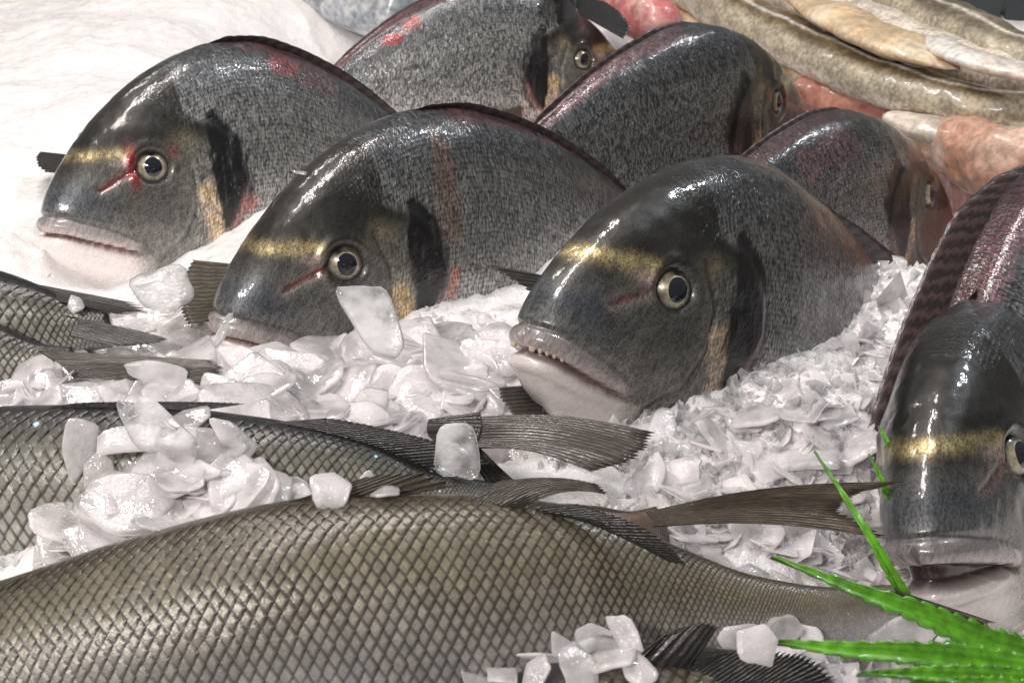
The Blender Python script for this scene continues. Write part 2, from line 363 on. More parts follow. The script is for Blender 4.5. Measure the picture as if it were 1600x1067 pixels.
    put((.045, .042, .038), .45*np.exp(-(dp/.0008)**2)); put((.05, .046, .044), .5*np.exp(-((so+.0006)/.0008)**2)*sm(.1, .25, to)*(1-sm(.8, .95, to)))
    # golden band across the brow, eye to eye
    zb_ = np.interp(S, [0, .011, .022, .036, .041], [.0335, .0338, .0335, .0328, .0318])
    gb = np.exp(-((z-zb_+.0008*n2)/(.0024+.0010*n1+1*.02*np.clip(S-.015, 0, .02)))**2)*sm(.0425, .037, S)*gold
    put((.46, .38, .20), np.clip(gb*.85*(1+.7*n2+.5*n3+.4*n1), 0, 1)); met += gb*.45
    wht = np.exp(-(np.hypot((S-.0345)/.0055, (z-.0290)/.0026))**2)*gold; put((.42, .33, .30), np.clip(wht*.8, 0, 1))  # pale highlight in front of the eye, painted into the colour
    yo = np.exp(-(np.hypot((S-.0630)/.0045, (z-.0385)/.0038))**2)*gold; put((.24, .20, .12), np.clip(yo*.5*(1+.6*n2), 0, 1))
    # lips and the white lower jaw
    lip = inm*sm(-.0005, .0012, d)*(1-sm(lipw*1.02+hw, lipw*1.28+hw, d)); put((.50, .43, .42), lip*(.75+.15*n2)); put((.10, .10, .105), lip*sm(.003, .0075, d)*.65)
    jaw = sm(.0, -.0014, d)*(1-sm(.030, .052, S+.6*(z+.02)+.003*n1)); jaw = jaw*sm(.060, .034, S); put((.78, .71, .69), np.clip(jaw, 0, 1))
    put((.78, .71, .68), sm(-.026, -.034, z+.003*n1)*sm(.075, .04, S)*.85)
    met *= 1-np.clip(jaw+lip, 0, 1)*.9; rgh = np.where(jaw+lip > .5, .34, rgh)
    put((.36, .13, .115), np.clip(np.exp(-((d+.0002)/.0012)**2)*inm*.55, 0, 1)); put((.035, .010, .010), np.clip(cav*(1.0 if opened > .0015 else .55), 0, 1))
    # black blotch at the top of the gill cover
    n4 = fbm(np.stack([S*520, z*110, y*60], -1), 3, seed*31+40); db, tb = polydist(S, z, [(.0785, .0480), (.0825, .0380), (.0848, .025), (.0852, .011), (.0840, -.002)])
    wb = np.interp(tb, [0, .2, .5, .8, 1], [.0036, .0074, .0102, .0100, .0066])*blot
    m = 1-sm(.80, 1.12, db/wb+.24*n2+.20*n1+.42*n4); put((.0035, .0035, .0042), m); met *= 1-m; put((.055, .058, .062), m*np.clip(n4*1.6-.15, 0, 1)*.8)
    # yellow and pink skin low on the gill cover
    dy, ty = polydist(S, z, [(.0715, .012), (.0745, .002), (.0775, -.010), (.0770, -.022)])
    yl = (1-sm(.0024, .0076, dy+.0044*n2+.0040*n1+.0018*n3))*(1-m); put((.46, .35, .27), yl*.75); put((.46, .33, .09), yl*sm(-.25, .3, n2+.5*n1+.5*n3)*.75)
    pk = .7*np.exp(-((so+.0004)/.0016)**2)*sm(.42, .60, to)*(1-sm(.86, 1, to)); put((.46, .20, .185), np.clip(pk*(.8+.6*n1), 0, 1))
    pb = np.exp(-(np.hypot((S-.094)/.006, (z+.014)/.016))**2); put((.44, .30, .28), np.clip(pb*.8*(1+n2), 0, 1)*.7)
    met *= 1-np.clip(yl+pk+pb, 0, 1)*.8
    # nostril slit, red eye rims
    put((.20, .022, .020), np.clip(slit*1.3*np.exp(-((dn+.0006*n2)/.00095)**2)*sm(.0, .3, tn+.1), 0, 1)); put((.30, .22, .20), np.clip(.5*np.exp(-(dn/.0028)**2), 0, 1)*(1-np.exp(-(dn/.0013)**2)))
    if socket_red: put((.26, .012, .012), np.clip(1.5*socket_red*np.exp(-(np.hypot((S-EYE_S+.0085)/.0026, (z-EYE_Z)/.0075))**2), 0, 1)); put((.25, .04, .035), .5*np.exp(-(np.hypot((S-EYE_S-.010)/.003, (z-EYE_Z-.006)/.003))**2))
    put((.05, .048, .045), np.exp(-((re-.0086)/.0009)**2)*.7)
    ll = np.exp(-((h-(.70-.9*np.clip(S-.1, 0, .2)))/.0075)**2)*sm(.094, .10, S); put((.05, .05, .048), ll*.55*(1+.5*n3))
    # blood
    bk = sm(.955, .985, h+.012*n1)*sm(.10, .12, S); put((.085, .030, .036), np.clip(bk*pink_back*(.8+.8*n1), 0, 1))
    for (bs, bz, br, ba, bc) in blood:
        r_ = np.hypot((S-bs)*.75, (z-bz)*1.3)/br+.9*n1+.6*n2; mm = (1-sm(.6, 1.1, r_))*ba; put(bc, np.clip(mm, 0, 1)); met *= 1-np.clip(mm, 0, 1)
    for (pts, wd, ba, bc) in wash:
        r_, _ = polydist(S, z, pts); mm = (1-sm(.4, 1.2, r_/wd+.4*n1+.4*n2))*ba; put(bc, np.clip(mm, 0, 1))
    C = np.clip(C*tone*1.14, 0.004, .95)
    arc = np.concatenate([np.zeros((ns, 1)), np.cumsum(np.linalg.norm(np.diff(P, axis=1), axis=-1), 1)], 1)
    tot = arc[:, -1:]+np.linalg.norm(P[:, :1]-P[:, -1:], axis=-1); arc = np.minimum(arc, tot-arc)
    uvm = np.stack([S*1000, arc*1000+0*S, P[..., 1]*300+seed*47], -1)
    mk = cav[1] > .5; V[0] = V[1][mk].mean(0) if mk.any() else V[0].mean(0); V[-1] = V[-1].mean(0)
    Vb = L.bend(V)
    root = empty('sea_bream', label, 'fish', BREAM_GROUP, Matrix.LocRotScale(Vector(loc), Euler([math.radians(a) for a in rot], 'XYZ'), Vector((scale,)*3)))
    F = grid_faces(ns, nt, True); cap0 = len(Vb.reshape(-1, 3))
    me = make_mesh('bream_body', Vb, F[:, ::-1], True, {'base': C, 'prm': np.stack([scl*(1-jaw), np.clip(met, 0, 1), rgh, 1-np.clip(jaw*.88+lip*.45, 0, 1)], -1)}, {'uvm': uvm}, M['bream'])
    link('body', me, root)
    # ---- eyes
    for sd in (1, -1):
        zz = EYE_Z; hh = (L.top(EYE_S)-L.bot(EYE_S))/2; mid = (L.top(EYE_S)+L.bot(EYE_S))/2; the = math.acos((zz-mid)/hh)*sd
        p = L.raw(np.array(EYE_S), np.array(the)); nn = np.array([.30, sd*.93, .12]); nn /= np.linalg.norm(nn)
        eye(root, p-nn*.0065, nn, .0089, sd, eye_tint, seed)
    # ---- fins
    dh, lean = dorsal
    tt = np.linspace(0, 1, 90); s_ = .088+tt*.155; A = L.raw(s_, 0*s_)-np.array([0, 0, .0012])
    spine = np.abs(((tt*22) % 1)-.5)*2
    hg = dh*(np.interp(tt, [0, .06, .2, .5, .8, 1], dprof))*(.86+.14*(1-spine)**.6)
    B = A+np.stack([-hg*1.35, hg*lean, hg], -1)
    fin('dorsal_fin', root, L.bend(A), L.bend(B), 22, (.075, .05, .052), .0002, 6, .0004)
    zc = .014; A = np.stack([np.full(60, -.284), np.zeros(60), zc+np.linspace(.0125, -.0125, 60)], -1)
    a = np.linspace(-1, 1, 60); B = np.stack([-.318-.050*np.abs(a)**1.3, .004*np.sin(a*3), zc-a*.060], -1)
    fin('tail_fin', root, L.bend(A), L.bend(B), 26, (.075, .072, .066), .0004, 12, .0008)
    if pect:
        for sd in (1, -1):
            A = np.array([[-.0965, sd*.0310, -.004-k*.013] for k in np.linspace(0, 1, 24)]); B = np.array([[-.150-.020*(1-k), sd*(.037+.006*k), -.018-k*.026] for k in np.linspace(0, 1, 24)])
            fin('pectoral_fin', root, A, B, 13, (.20, .15, .13), .0006, 10, .0005)
    if teeth:
        for k, s_ in enumerate(np.linspace(-.0045, .0125, 9)):
            sd = 1 if s_ >= 0 else -1; a_ = abs(s_); ss = max(.0006, (a_/.0125)**2*.0085); zz = mz+(float(MOUTH(ss))+.001)*mdrop+.0010
            zt_, zb__ = float(L.top(ss)), float(L.bot(ss)); c_ = np.clip((zz-(zt_+zb__)/2)/((zt_-zb__)/2), -1, 1)
            p = L.raw(np.array(ss), np.array(math.acos(c_)*sd)); n = np.array([max(.25, 1-a_/.012), p[1]*90, 0]); n /= np.linalg.norm(n)
            tooth(root, p+n*.0002+np.array([0, 0, .0006]), n, .0009, .0021*(1-.3*a_/.0125), k)
    return root

def eye(root, c, n, r, sd, tint=(1, 1, 1), seed=0):
    n = Vector(n); rotq = n.to_track_quat('Z', 'Y'); q = rotq.to_matrix().to_4x4(); q.translation = Vector(c)
    up = (rotq.inverted() @ Vector((.25, 0, 1))); ang0 = math.atan2(up.y, up.x)
    pol = np.linspace(0.0, 2.0, 44); az = np.linspace(0, 2*np.pi, 48, endpoint=False); PO, AZ = np.meshgrid(pol, az, indexing='ij')
    bul = 1+.05*np.exp(-(PO/.5)**2); V = np.stack([r*bul*np.sin(PO)*np.cos(AZ), r*bul*np.sin(PO)*np.sin(AZ), r*bul*np.cos(PO)*.96], -1)
    C = np.zeros(PO.shape+(3,))+np.array((.34, .31, .22)); g = np.sin(AZ*3+1)*.5+.5
    C *= (1+.30*np.sin(AZ*2+.7+seed)+.14*np.sin(AZ*5+seed*2)+.3*vnoise(V*380, seed))[..., None]*np.array(tint)
    ring = np.exp(-((PO-.50)/.045)**2)[..., None]; C = C*(1-ring)+np.array((.55, .47, .31))*ring*(1+.3*vnoise(V*500, seed+3))[..., None]
    out = sm(.70, .95, PO)[..., None]; C = C*(1-out)+np.array((.11, .10, .08))*out
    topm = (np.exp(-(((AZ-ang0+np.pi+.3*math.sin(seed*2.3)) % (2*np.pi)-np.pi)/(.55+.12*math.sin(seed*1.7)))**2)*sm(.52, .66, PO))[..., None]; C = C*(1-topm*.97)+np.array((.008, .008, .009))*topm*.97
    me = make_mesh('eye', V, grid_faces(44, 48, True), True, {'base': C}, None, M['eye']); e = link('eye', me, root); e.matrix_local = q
    pol = np.linspace(0, .455, 12); PO, AZ = np.meshgrid(pol, az, indexing='ij'); el = 1+.14*np.cos(AZ-ang0)**2+.10*np.maximum(0, np.cos(AZ-ang0-2.6))**3
    PE = PO*el; V = np.stack([np.sin(PE)*np.cos(AZ), np.sin(PE)*np.sin(AZ), np.cos(PE)*.96], -1)*(r*(1+.05*np.exp(-(PE/.5)**2))+.00008)[..., None]
    p = link('pupil', make_mesh('pupil', V, grid_faces(12, 48, True), True, None, None, M['pupil']), e)
    return e
def tooth(root, p, n, r, ln, k):
    a = np.linspace(0, 2*np.pi, 8, endpoint=False); hs = np.array([0, .4, .75, 1.0]); rs = np.array([1, .95, .75, .25])*r
    V = np.array([[rs[i]*math.cos(x), rs[i]*math.sin(x), -hs[i]*ln+.0006] for i in range(4) for x in a])
    o = link('tooth', make_mesh('tooth', V, grid_faces(4, 8, True), True, None, None, M['tooth']), root)
    o.location = Vector(p); o.rotation_euler = (random.uniform(-.1, .1), random.uniform(-.15, .15), 0)
def fin(name, parent, A, B, nr, col, corr=.0004, nv=10, thick=.0006, curl=None, taper=True, jag=.06, base_col=None, seed=0):
    """membrane between a root line A and a free edge B, ribbed by nr rays"""
    A = np.asarray(A, float); B = np.asarray(B, float); n = len(A); k = max(n, nr*5)
    ti = np.linspace(0, 1, n); t = np.linspace(0, 1, k)
    ip = lambda Q: np.stack([np.interp(t, ti, Q[:, i]) for i in range(3)], -1)
    A = ip(A); B = ip(B); r = np.linspace(0, 1, nv)
    saw = np.abs(((t*nr) % 1)-.5)*2                                  # 1 on a ray
    rnd = vnoise(np.stack([t*nr*.7, 0*t+seed*3.1, 0*t+.5], -1), 3)
    ext = 1-jag*(1-saw)-jag*.8*np.maximum(0, rnd)
    P = A[:, None]+(B-A)[:, None]*(r[None, :, None]*ext[:, None, None])
    du = np.gradient(P, axis=0); dv = np.gradient(P, axis=1); N = np.cross(du, dv); N /= np.maximum(np.linalg.norm(N, axis=-1, keepdims=True), 1e-12)
    if curl is not None:
        c = np.asarray(curl, float); P = P+c*(np.sin(r*np.pi)*1.0)[None, :, None]
    P = P+N*(corr*(saw-.5)[:, None]*np.minimum(1, 3*r)[None])[..., None]
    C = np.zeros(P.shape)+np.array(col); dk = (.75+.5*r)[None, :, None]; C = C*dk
    th = thick*(1-.75*r)[None, :, None] if taper else thick
    top = P+N*th/2; bot = P-N*th/2; m = k*nv
    V = np.concatenate([top.reshape(-1, 3), bot.reshape(-1, 3)]); f = grid_faces(k, nv); F = [f, f[:, ::-1]+m]
    e = np.arange(k-1)*nv+nv-1; F.append(np.stack([e, e+m, e+nv+m, e+nv], -1)); e = np.arange(nv-1); F.append(np.stack([e, e+m, e+1+m, e+1], -1)); e = e+(k-1)*nv; F.append(np.stack([e+1, e+1+m, e+m, e], -1))
    uv = np.stack(np.broadcast_arrays((t*nr)[:, None], (r*6)[None], np.full((1, 1), seed*7.0)), -1)
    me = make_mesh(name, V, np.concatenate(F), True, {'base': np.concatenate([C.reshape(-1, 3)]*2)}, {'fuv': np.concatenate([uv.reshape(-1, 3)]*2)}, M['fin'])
    return link(name, me, parent)

# ------------------------------------------------------------------ large-scaled fish
def axis_frame(H, T, lean):
    H = Vector(H); T = Vector(T); x = (H-T).normalized(); up = Vector((0, 0, 1)); up = (up-x*up.dot(x)).normalized()
    y = up.cross(x).normalized(); R = Matrix.Rotation(lean, 3, x); up = R@up; y = R@y
    m = Matrix((x, y, up)).transposed().to_4x4(); m.translation = H
    return m, (H-T).length
MULLET_GROUP = 'large scaled fish lying in the ice'
def mullet(label, H, T, lean, top, bot, wid, rows=17, cols=None, single=0, tones=None, seed=1, side=1, kz=0.0, kb=0.0, srange=(0, 1), sds=(1,), pfun=.9, fade0=.25, group=MULLET_GROUP, red=None, sratio=.62):
    m, SL = axis_frame(H, T, math.radians(lean))
    sc = lambda q: [(a*SL, b) for a, b in q]
    L = Loft(sc(top), sc(bot), sc(wid), SL, pfun, kb, kz, 0)
    root = empty('scaled_fish', label, 'fish', group, m)
    tones = tones or dict(back=(.030, .026, .020), mid=(.30, .265, .17), low=(.42, .40, .385))
    ns, nt = 150, 72
    S, TH = np.meshgrid(SL*np.linspace(0, 1, ns)**1.3, np.linspace(0, 2*np.pi, nt, endpoint=False), indexing='ij')
    def tone(S, f, P):
        n1 = fbm(P*45, 3, seed); n2 = fbm(P*160, 2, seed+5)
        b, mi, lo = (np.array(tones[k]) for k in ('back', 'mid', 'low'))
        w = sm(*tones.get('edge', (.02, .20)), f+.03*n1)[..., None]; C = b*(1-w)+mi*w; w = sm(.30, .60, f+.05*n1)[..., None]; C = C*(1-w)+lo*w
        C = C*(1+.18*n1+.12*n2)[..., None]
        if red is not None:
            rr = np.linalg.norm(P-np.array(red[0]), axis=-1)/red[1]+.5*n1+.3*n2; w = (1-sm(.5, 1.1, rr))[..., None]; C = C*(1-w)+np.array((.16, .035, .03))*w
        return np.clip(C, .004, .9)
    P = L.pt(S, TH); P[0] = P[0].mean(0); P[-1] = P[-1].mean(0); f = np.minimum(TH, 2*np.pi-TH)/np.pi
    Cb = tone(S, f, P)*np.where(np.ones_like(f)[..., None] > 0, .55, 1)
    link('body', make_mesh('scaled_body', P, grid_faces(ns, nt, True)[:, ::-1], True, {'base': Cb}, None, M['skin']), root)
    # scales: one overlapping plate per scale, free edge towards the tail
    s = srange[0]*SL; ii = 0; Ls, Fs, Hs, Sd = [], [], [], []
    while s < srange[1]*SL:
        dep = float(L.top(s)-L.bot(s)); per = 2.3*math.hypot(dep/2, float(L.wid(s))); dv = per/rows
        for sd in sds:
            for j in range(1, int(rows*.86)):
                Ls.append(s); Fs.append((j+(.5 if ii % 2 else 0))/rows); Hs.append(dv); Sd.append(sd)
        s += dv*sratio*.5; ii += 1
    Ls, Fs, Hs, Sd = map(np.array, (Ls, Fs, Hs, Sd)); n = len(Ls)
    na, nb = 6, 5
    a = np.array([-1, -.5, 0, .38, .72, 1.0]); wa = np.where(a < 0, 1.0-.10*a*a, np.maximum(0, 1-np.abs(a)**1.55)); wa[-1] = .03
    A, Bq = np.meshgrid(a, np.linspace(-1, 1, nb), indexing='ij'); WA = np.repeat(wa[:, None], nb, 1)
    jit = RNG.normal(0, 1, (n, 4))
    s_ = Ls[:, None, None]+Hs[:, None, None]*sratio*(.60*A[None])*(1+.03*jit[:, 0, None, None])+Hs[:, None, None]*.018*jit[:, 2, None, None]
    ff = np.clip(Fs[:, None, None]+(.56/rows)*(Bq*WA)[None]*(1+.03*jit[:, 1, None, None])+.02/rows*jit[:, 3, None, None], 0.0, 1)
    s_ = np.clip(s_, .0005, SL); thv = ff*np.pi*Sd[:, None, None]
    P0 = L.pt(s_, thv); e = .0006; Ps = L.pt(np.minimum(s_+e, SL), thv)-L.pt(np.maximum(s_-e, 0), thv); Pt = L.pt(s_, thv+.01)-L.pt(s_, thv-.01)
    N = np.cross(Ps, Pt); N /= np.maximum(np.linalg.norm(N, axis=-1, keepdims=True), 1e-12)
    cen = L.pt(s_, 0*thv)*.5+L.pt(s_, 0*thv+np.pi)*.5; N *= np.sign(((P0-cen)*N).sum(-1, keepdims=True))
    tilt = 1+.12*RNG.normal(0, 1, n); hgt = .00008+Hs[:, None, None]*.060*(A[None]+1)*np.clip(tilt, .3, 2)[:, None, None]+Hs[:, None, None]*.03*(1-Bq[None]**2)
    hgt = hgt+Hs[:, None, None]*.012*np.clip(RNG.normal(0, 1, n), -1.5, 1.5)[:, None, None]*Bq[None]
    V = P0+N*hgt[..., None]
    C = tone(s_, ff, P0); rnd = RNG.random(n); suv = np.stack([np.broadcast_to(A, s_.shape), np.broadcast_to(Bq*WA, s_.shape), np.broadcast_to(rnd[:, None, None], s_.shape)], -1)
    fd = sm(fade0, .85, ff+.06*fbm(P0*60, 2, seed+2)); fdc = np.stack([fd]*3, -1)
    gf = grid_faces(na, nb); k = na*nb
    order = np.arange(n)
    if single:   # the scales that show largest become parts of their own
        Mw = np.array(m); wc = V[:, na//2, nb//2]@Mw[:3, :3].T+Mw[:3, 3]; nw = N[:, na//2, nb//2]@Mw[:3, :3].T
        q = wc-CAM; dd = q@FW; px = 800+FPX*(q@RT)/dd; py = 533-FPX*(q@UP)/dd; face = -(nw*q).sum(-1)/np.linalg.norm(q, axis=-1)
        score = np.where((px > 30) & (px < 1330) & (py < 1045) & (face > .2), Hs/dd*face, -1)
        order = np.argsort(-score); pick = order[:single]; rest = order[single:]
        for i in pick:
            link('scale', make_mesh('scale', V[i], gf, True, {'base': C[i], 'fade': fdc[i]}, {'suv': suv[i].reshape(-1, 3)}, M['scale']), root)
        order = rest
    FF = (gf[None]+(np.arange(len(order))*k)[:, None, None]).reshape(-1, 4)
    o = link('scales', make_mesh('scales', V[order], FF, True, {'base': C[order].reshape(-1, 3), 'fade': fdc[order].reshape(-1, 3)}, {'suv': suv[order].reshape(-1, 3)}, M['scale']), root)
    tag(o, kind='stuff')
    return root, L, m
def wpts(m, pts):
    """world points into a thing's own frame"""
    inv = np.array(m.inverted()); P = np.asarray(pts, float); return P@inv[:3, :3].T+inv[:3, 3]
def curve(pts, n=40):
    P = np.asarray(pts, float); t = np.linspace(0, 1, len(P)); tt = np.linspace(0, 1, n)
    return np.stack([pchip(t, P[:, i])(tt) for i in range(P.shape[1])], -1)
def wfin(name, root, m, A, B, nr, col, n=48, **kw):
    """fin from world-space root and edge lines"""
    return fin(name, root, wpts(m, curve(A, n)), wpts(m, curve(B, n)), nr, col, **kw)

# ------------------------------------------------------------------ the setting: ice bed, counter panel
BUMPS = []   # (x, y, radius, height)
def bump_at(px, py, z, r, hgt): p = U(px, py, z); BUMPS.append((p[0], p[1], r, hgt))
for a in [(290, 795, .07, .05, .017), (180, 830, .065, .03, .009), (450, 800, .065, .04, .010), (560, 600, .055, .06, .006), (250, 600, .055, .05, .006),
          (1330, 600, .05, .05, .010), (1240, 660, .05, .04, .006), (1150, 820, .055, .04, .008), (1330, 830, .055, .04, .008), (880, 1030, .055, .025, .010), (1120, 1000, .05, .02, .006),
          (150, 200, .05, .12, .012), (330, 30, .05, .16, .02), (780, 560, .055, .03, .004), (150, 420, .045, .055, -.020), (430, 555, .05, .045, -.014), (250, 330, .045, .06, -.010), (1520, 960, .03, .07, -.045), (1415, 590, .05, .03, -.02), (640, 140, .03, .10, -.06), (560, 90, .03, .07, -.03)]:
    bump_at(*a)
def bed(x, y):
    x = np.asarray(x, float); y = np.asarray(y, float)
    z = .051+0*x-.09*sm(-.035, .07, y)*sm(.06, .17, x+.5*np.maximum(0, y-.03))*(1-sm(.30, .42, y))-.010*sm(-.20, -.30, y)
    for bx, by, r, hg in BUMPS: z = z+hg*np.exp(-((x-bx)**2+(y-by)**2)/(r*r))
    q = np.stack([x, y, 0*x], -1)
    return z+.0075*fbm(q*22, 4, 11)
def ice_bed():
    nx, ny = 460, 520
    xs = np.linspace(-.46, .50, nx); ys = -.36+1.15*np.linspace(0, 1, ny)**1.25
    Y, X = np.meshgrid(ys, xs, indexing='ij'); Z = bed(X, Y); q = np.stack([X, Y, 0*X], -1)
    rough = .35+.65*sm(.10, -.05, Y)
    Z = Z+rough*(.0022*np.abs(fbm(q*95, 3, 21))+.0016*fbm(q*260, 2, 25))
    o = link('ice_bed', make_mesh('ice_bed', np.stack([X, Y, Z], -1), grid_faces(ny, nx), True, None, None, M['ice_bed']))
    tag(o, 'packed white crushed ice bed under the fish', None, None, 'structure')
ice_bed()
def box(name, c, sx, sy, sz, mat, parent=None):
    V = np.array([[x*sx/2, y*sy/2, z*sz/2] for x in (-1, 1) for y in (-1, 1) for z in (-1, 1)]); F = np.array([[0, 1, 3, 2], [4, 6, 7, 5], [0, 4, 5, 1], [2, 3, 7, 6], [0, 2, 6, 4], [1, 5, 7, 3]])
    o = link(name, make_mesh(name, V, F, False, None, None, mat), parent); o.location = Vector(c); return o
M['panel'] = mat_plain('counter_panel_grey', (.060, .075, .078), .45, .0, 0, 20, .1)
p_ = UD(1575, 10, 1.0)
pr = empty('counter_panel', 'dark grey green counter panel behind the cod in the top corner', 'panel', None, Matrix.Translation(Vector(p_)))
for k in (-1, 1): box('panel_board', (k*.052-.005, 0, 0), .10, .012, .16, M['panel'], pr)

# ------------------------------------------------------------------ sea breams
def back(loc, k): return tuple(CAM+(np.array(loc)-CAM)*k)
bream('sea bream at far left with deep red blood in front of its eye', (-.2184, .0045, .0552), (14.3, -8.7, 221.1), kb=-.43, kz=-1.29, seed=1, slit=1.0, gold=.75, socket_red=1.0, dorsal=(.006, .5),
      blood=[(.128, .071, .007, .6, (.16, .02, .026)), (.150, .063, .010, .5, (.08, .03, .035)), (.092, .004, .005, .7, (.26, .05, .04))], pink_back=.9, tone=1.1)
bream('sea bream in the middle with an ice plate leaning on its cheek', (-.1187, -.0983, .0566), (8, -9.1, 219.7), kb=-.18, kz=-.49, seed=2, slit=.9, gold=.8, eye_tint=(.9, .9, .95), dorsal=(.005, .6), pink_back=.9,
      wash=[([(.098, .070), (.096, .052), (.096, .036)], .0065, .45, (.13, .06, .035)), ([(.0975, .018), (.0965, .008)], .003, .6, (.34, .09, .05))], tone=1.0)
bream('large sea bream in front showing its teeth and white chin', (.004, -.162, .0874), (11.6, -24.4, 218.9), kz=-.22, seed=3, slit=.35, opened=.0005, teeth=True, mz=-.0040, mdrop=.9, dorsal=(.015, .25), dprof=(.0, .03, .06, .25, .85, .8), pink_back=.0, tone=.80, blot=1.15)
bream('sea bream at the back facing right with a bright red cut on its back', (.0823, .3133, .0238), (-13.6, 2.4, 15.2), scale=.90, kz=-1.3, kb=-.5, seed=4, slit=.2, dorsal=(.004, .3), side=-1, pink_back=.8,
      blood=[(.185, .054, .006, 1.0, (.17, .006, .008)), (.172, .061, .005, .9, (.17, .006, .008))], tone=1.15)
bream('sea bream facing away right in the back, between the middle bream and the cod', (.1696, .1937, .0463), (-5.3, -2.2, 37.8), scale=.88, blot=1.25, seed=5, slit=.3, dorsal=(.005, .5), side=-1, pink_back=.6, tone=.9, socket_red=.4)
bream('dark sea bream facing right beside the pink raw flesh', (.2382, .116, .0131), (-13.7, 4.8, 36.9), scale=.85, kz=-.5, blot=1.3, seed=6, slit=.2, dorsal=(.005, .5), side=-1, pink_back=.9, tone=.72,
      wash=[([(.12, .066), (.15, .058)], .010, .5, (.15, .06, .075))])
bream('sea bream at right facing the camera above the green leaves', (.1240, -.242, .0530), (24.7, -21.2, 232.5), scale=.97, seed=7, slit=.3, opened=.0025, mdrop=.35, mz=-.0048, dorsal=(.007, .3), pink_back=.7, tone=.66, gold=1.05)
X_ = RT*.62+UP*.62+FW*.35; X_ /= np.linalg.norm(X_); Z_ = -RT*.72+UP*.62-FW*.1; Z_ -= X_*(Z_@X_); Z_ /= np.linalg.norm(Z_); Y_ = np.cross(Z_, X_)
R8 = Matrix(np.stack([X_, Y_, Z_], 1).tolist()); P8 = UD(1485, 485, .515)-(-.17*X_+.070*Z_)
bream('sea bream cut off by the right edge with a purple back fin', tuple(P8), tuple(math.degrees(a) for a in R8.to_euler('XYZ')), seed=8, slit=.2, dorsal=(.013, .2), dprof=(.25, .8, 1, 1, 1.1, .9), side=-1, pink_back=.8, tone=.6,
      wash=[([(.10, .078), (.14, .074), (.18, .062)], .006, .5, (.12, .035, .05))])

# ------------------------------------------------------------------ scaled fish
H, T = U(-330, 1122, .062), U(1400, 950, .060)
top1 = [(0, .004), (.03, .014), (.10, .024), (.20, .0315), (.32, .040), (.45, .045), (.58, .043), (.68, .038), (.77, .026), (.87, .0125), (.95, .0075), (1, .0070)]
bot1 = [(0, -.004), (.03, -.012), (.10, -.020), (.20, -.027), (.35, -.032), (.5, -.032), (.65, -.028), (.77, -.019), (.87, -.012), (.95, -.0085), (1, -.008)]
wid1 = [(0, .004), (.05, .014), (.2, .024), (.4, .027), (.6, .024), (.77, .014), (.9, .007), (1, .004)]
big, L1, m1 = mullet('big olive scaled fish lying across the bottom front, its tail at the leaves', H, T, 24, top1, bot1, wid1, rows=19, single=300, seed=3, srange=(.12, .995), fade0=.30, red=None,
                     tones=dict(back=(.050, .039, .020), mid=(.190, .170, .122), low=(.40, .388, .39), edge=(.03, .28)))
SL1 = (Vector(H)-Vector(T)).length
def back_line(L, m, SL, a, b, n=30, off=0.0):
    s = np.linspace(a, b, n)*SL; return L.pt(s, 0*s)+np.array([0, 0, off])
A = back_line(L1, m1, SL1, .30, .50, 60, -.002); hh = np.interp(np.linspace(0, 1, 60), [0, .2, .6, .85, 1], [.001, .0045, .0075, .0070, .003]); B = A+np.stack([-.026+0*hh, .0*hh, hh], -1)
fin('dorsal_fin', big, A, B, 20, (.10, .082, .066), .0002, 10, .0006, jag=.10)
wfin('dorsal_fin', big, m1, [U(728, 782, .101), U(755, 784, .101), U(785, 788, .101), U(812, 792, .100)], [U(838, 752, .106), U(893, 747, .108), U(934, 755, .108), U(953, 772, .106)], 14, (.12, .105, .09), curl=(0, 0, .0025), jag=.05, corr=.0002, thick=.0012, seed=21)
wfin('dorsal_fin', big, m1, [U(830, 795, .099), U(905, 812, .097), U(985, 845, .093), U(1045, 876, .088)], [U(905, 786, .102), U(985, 812, .100), U(1045, 850, .094), U(1072, 880, .088)], 22, (.060, .056, .054), jag=.10, corr=.0002, seed=22)
a = np.linspace(-1, 1, 50); A = np.stack([-SL1+.003+0*a, 0*a, -.0005-.0072*a], -1); B = np.stack([-SL1-.016-.016*np.abs(a)**1.3, .003*np.sin(a*2), -.022-.014*a], -1)
fin('tail_fin', big, A, B, 18, (.09, .075, .06), .0005, 12, .0008)

topm = [(0, .004), (.05, .013), (.2, .027), (.45, .031), (.65, .027), (.8, .019), (.92, .0105), (1, .009)]
botm = [(0, -.004), (.05, -.012), (.2, -.024), (.45, -.029), (.65, -.024), (.8, -.016), (.92, -.009), (1, -.008)]
widm = [(0, .004), (.05, .012), (.2, .021), (.45, .023), (.65, .019), (.8, .012), (.92, .006), (1, .004)]
dark_t = dict(back=(.014, .017, .021), mid=(.21, .21, .17), low=(.44, .435, .40), edge=(.08, .34))
def tail(root, L, SL, ln, hgt, col, nr=18, fork=.55, twist=0.0, curl=None, seed=0, drop=0.0):
    a = np.linspace(-1, 1, 60); zt, zb = float(L.top(SL)), float(L.bot(SL)); mid = (zt+zb)/2
    A = np.stack([-SL+.004+0*a, 0*a, mid-a*(zt-zb)/2], -1); B = np.stack([-SL-ln*(fork+(1-fork)*np.abs(a)**1.2), twist*a, mid-drop-a*hgt], -1)
    return fin('tail_fin', root, L.bend(A), L.bend(B), nr, col, .0005, 14, .0010, curl=curl, seed=seed)
H, T = U(-260, 775, .060), U(800, 792, .056)
r2, L2, m2 = mullet('dark scaled fish at left half buried under an ice heap', H, T, 18, [(0, .006), (.1, .018), (.25, .030), (.45, .031), (.62, .028), (.78, .021), (.90, .011), (1, .007)], botm, widm, rows=13, single=0, seed=5, srange=(.15, .99), tones=dark_t, fade0=.5)
SL2 = (Vector(H)-Vector(T)).length
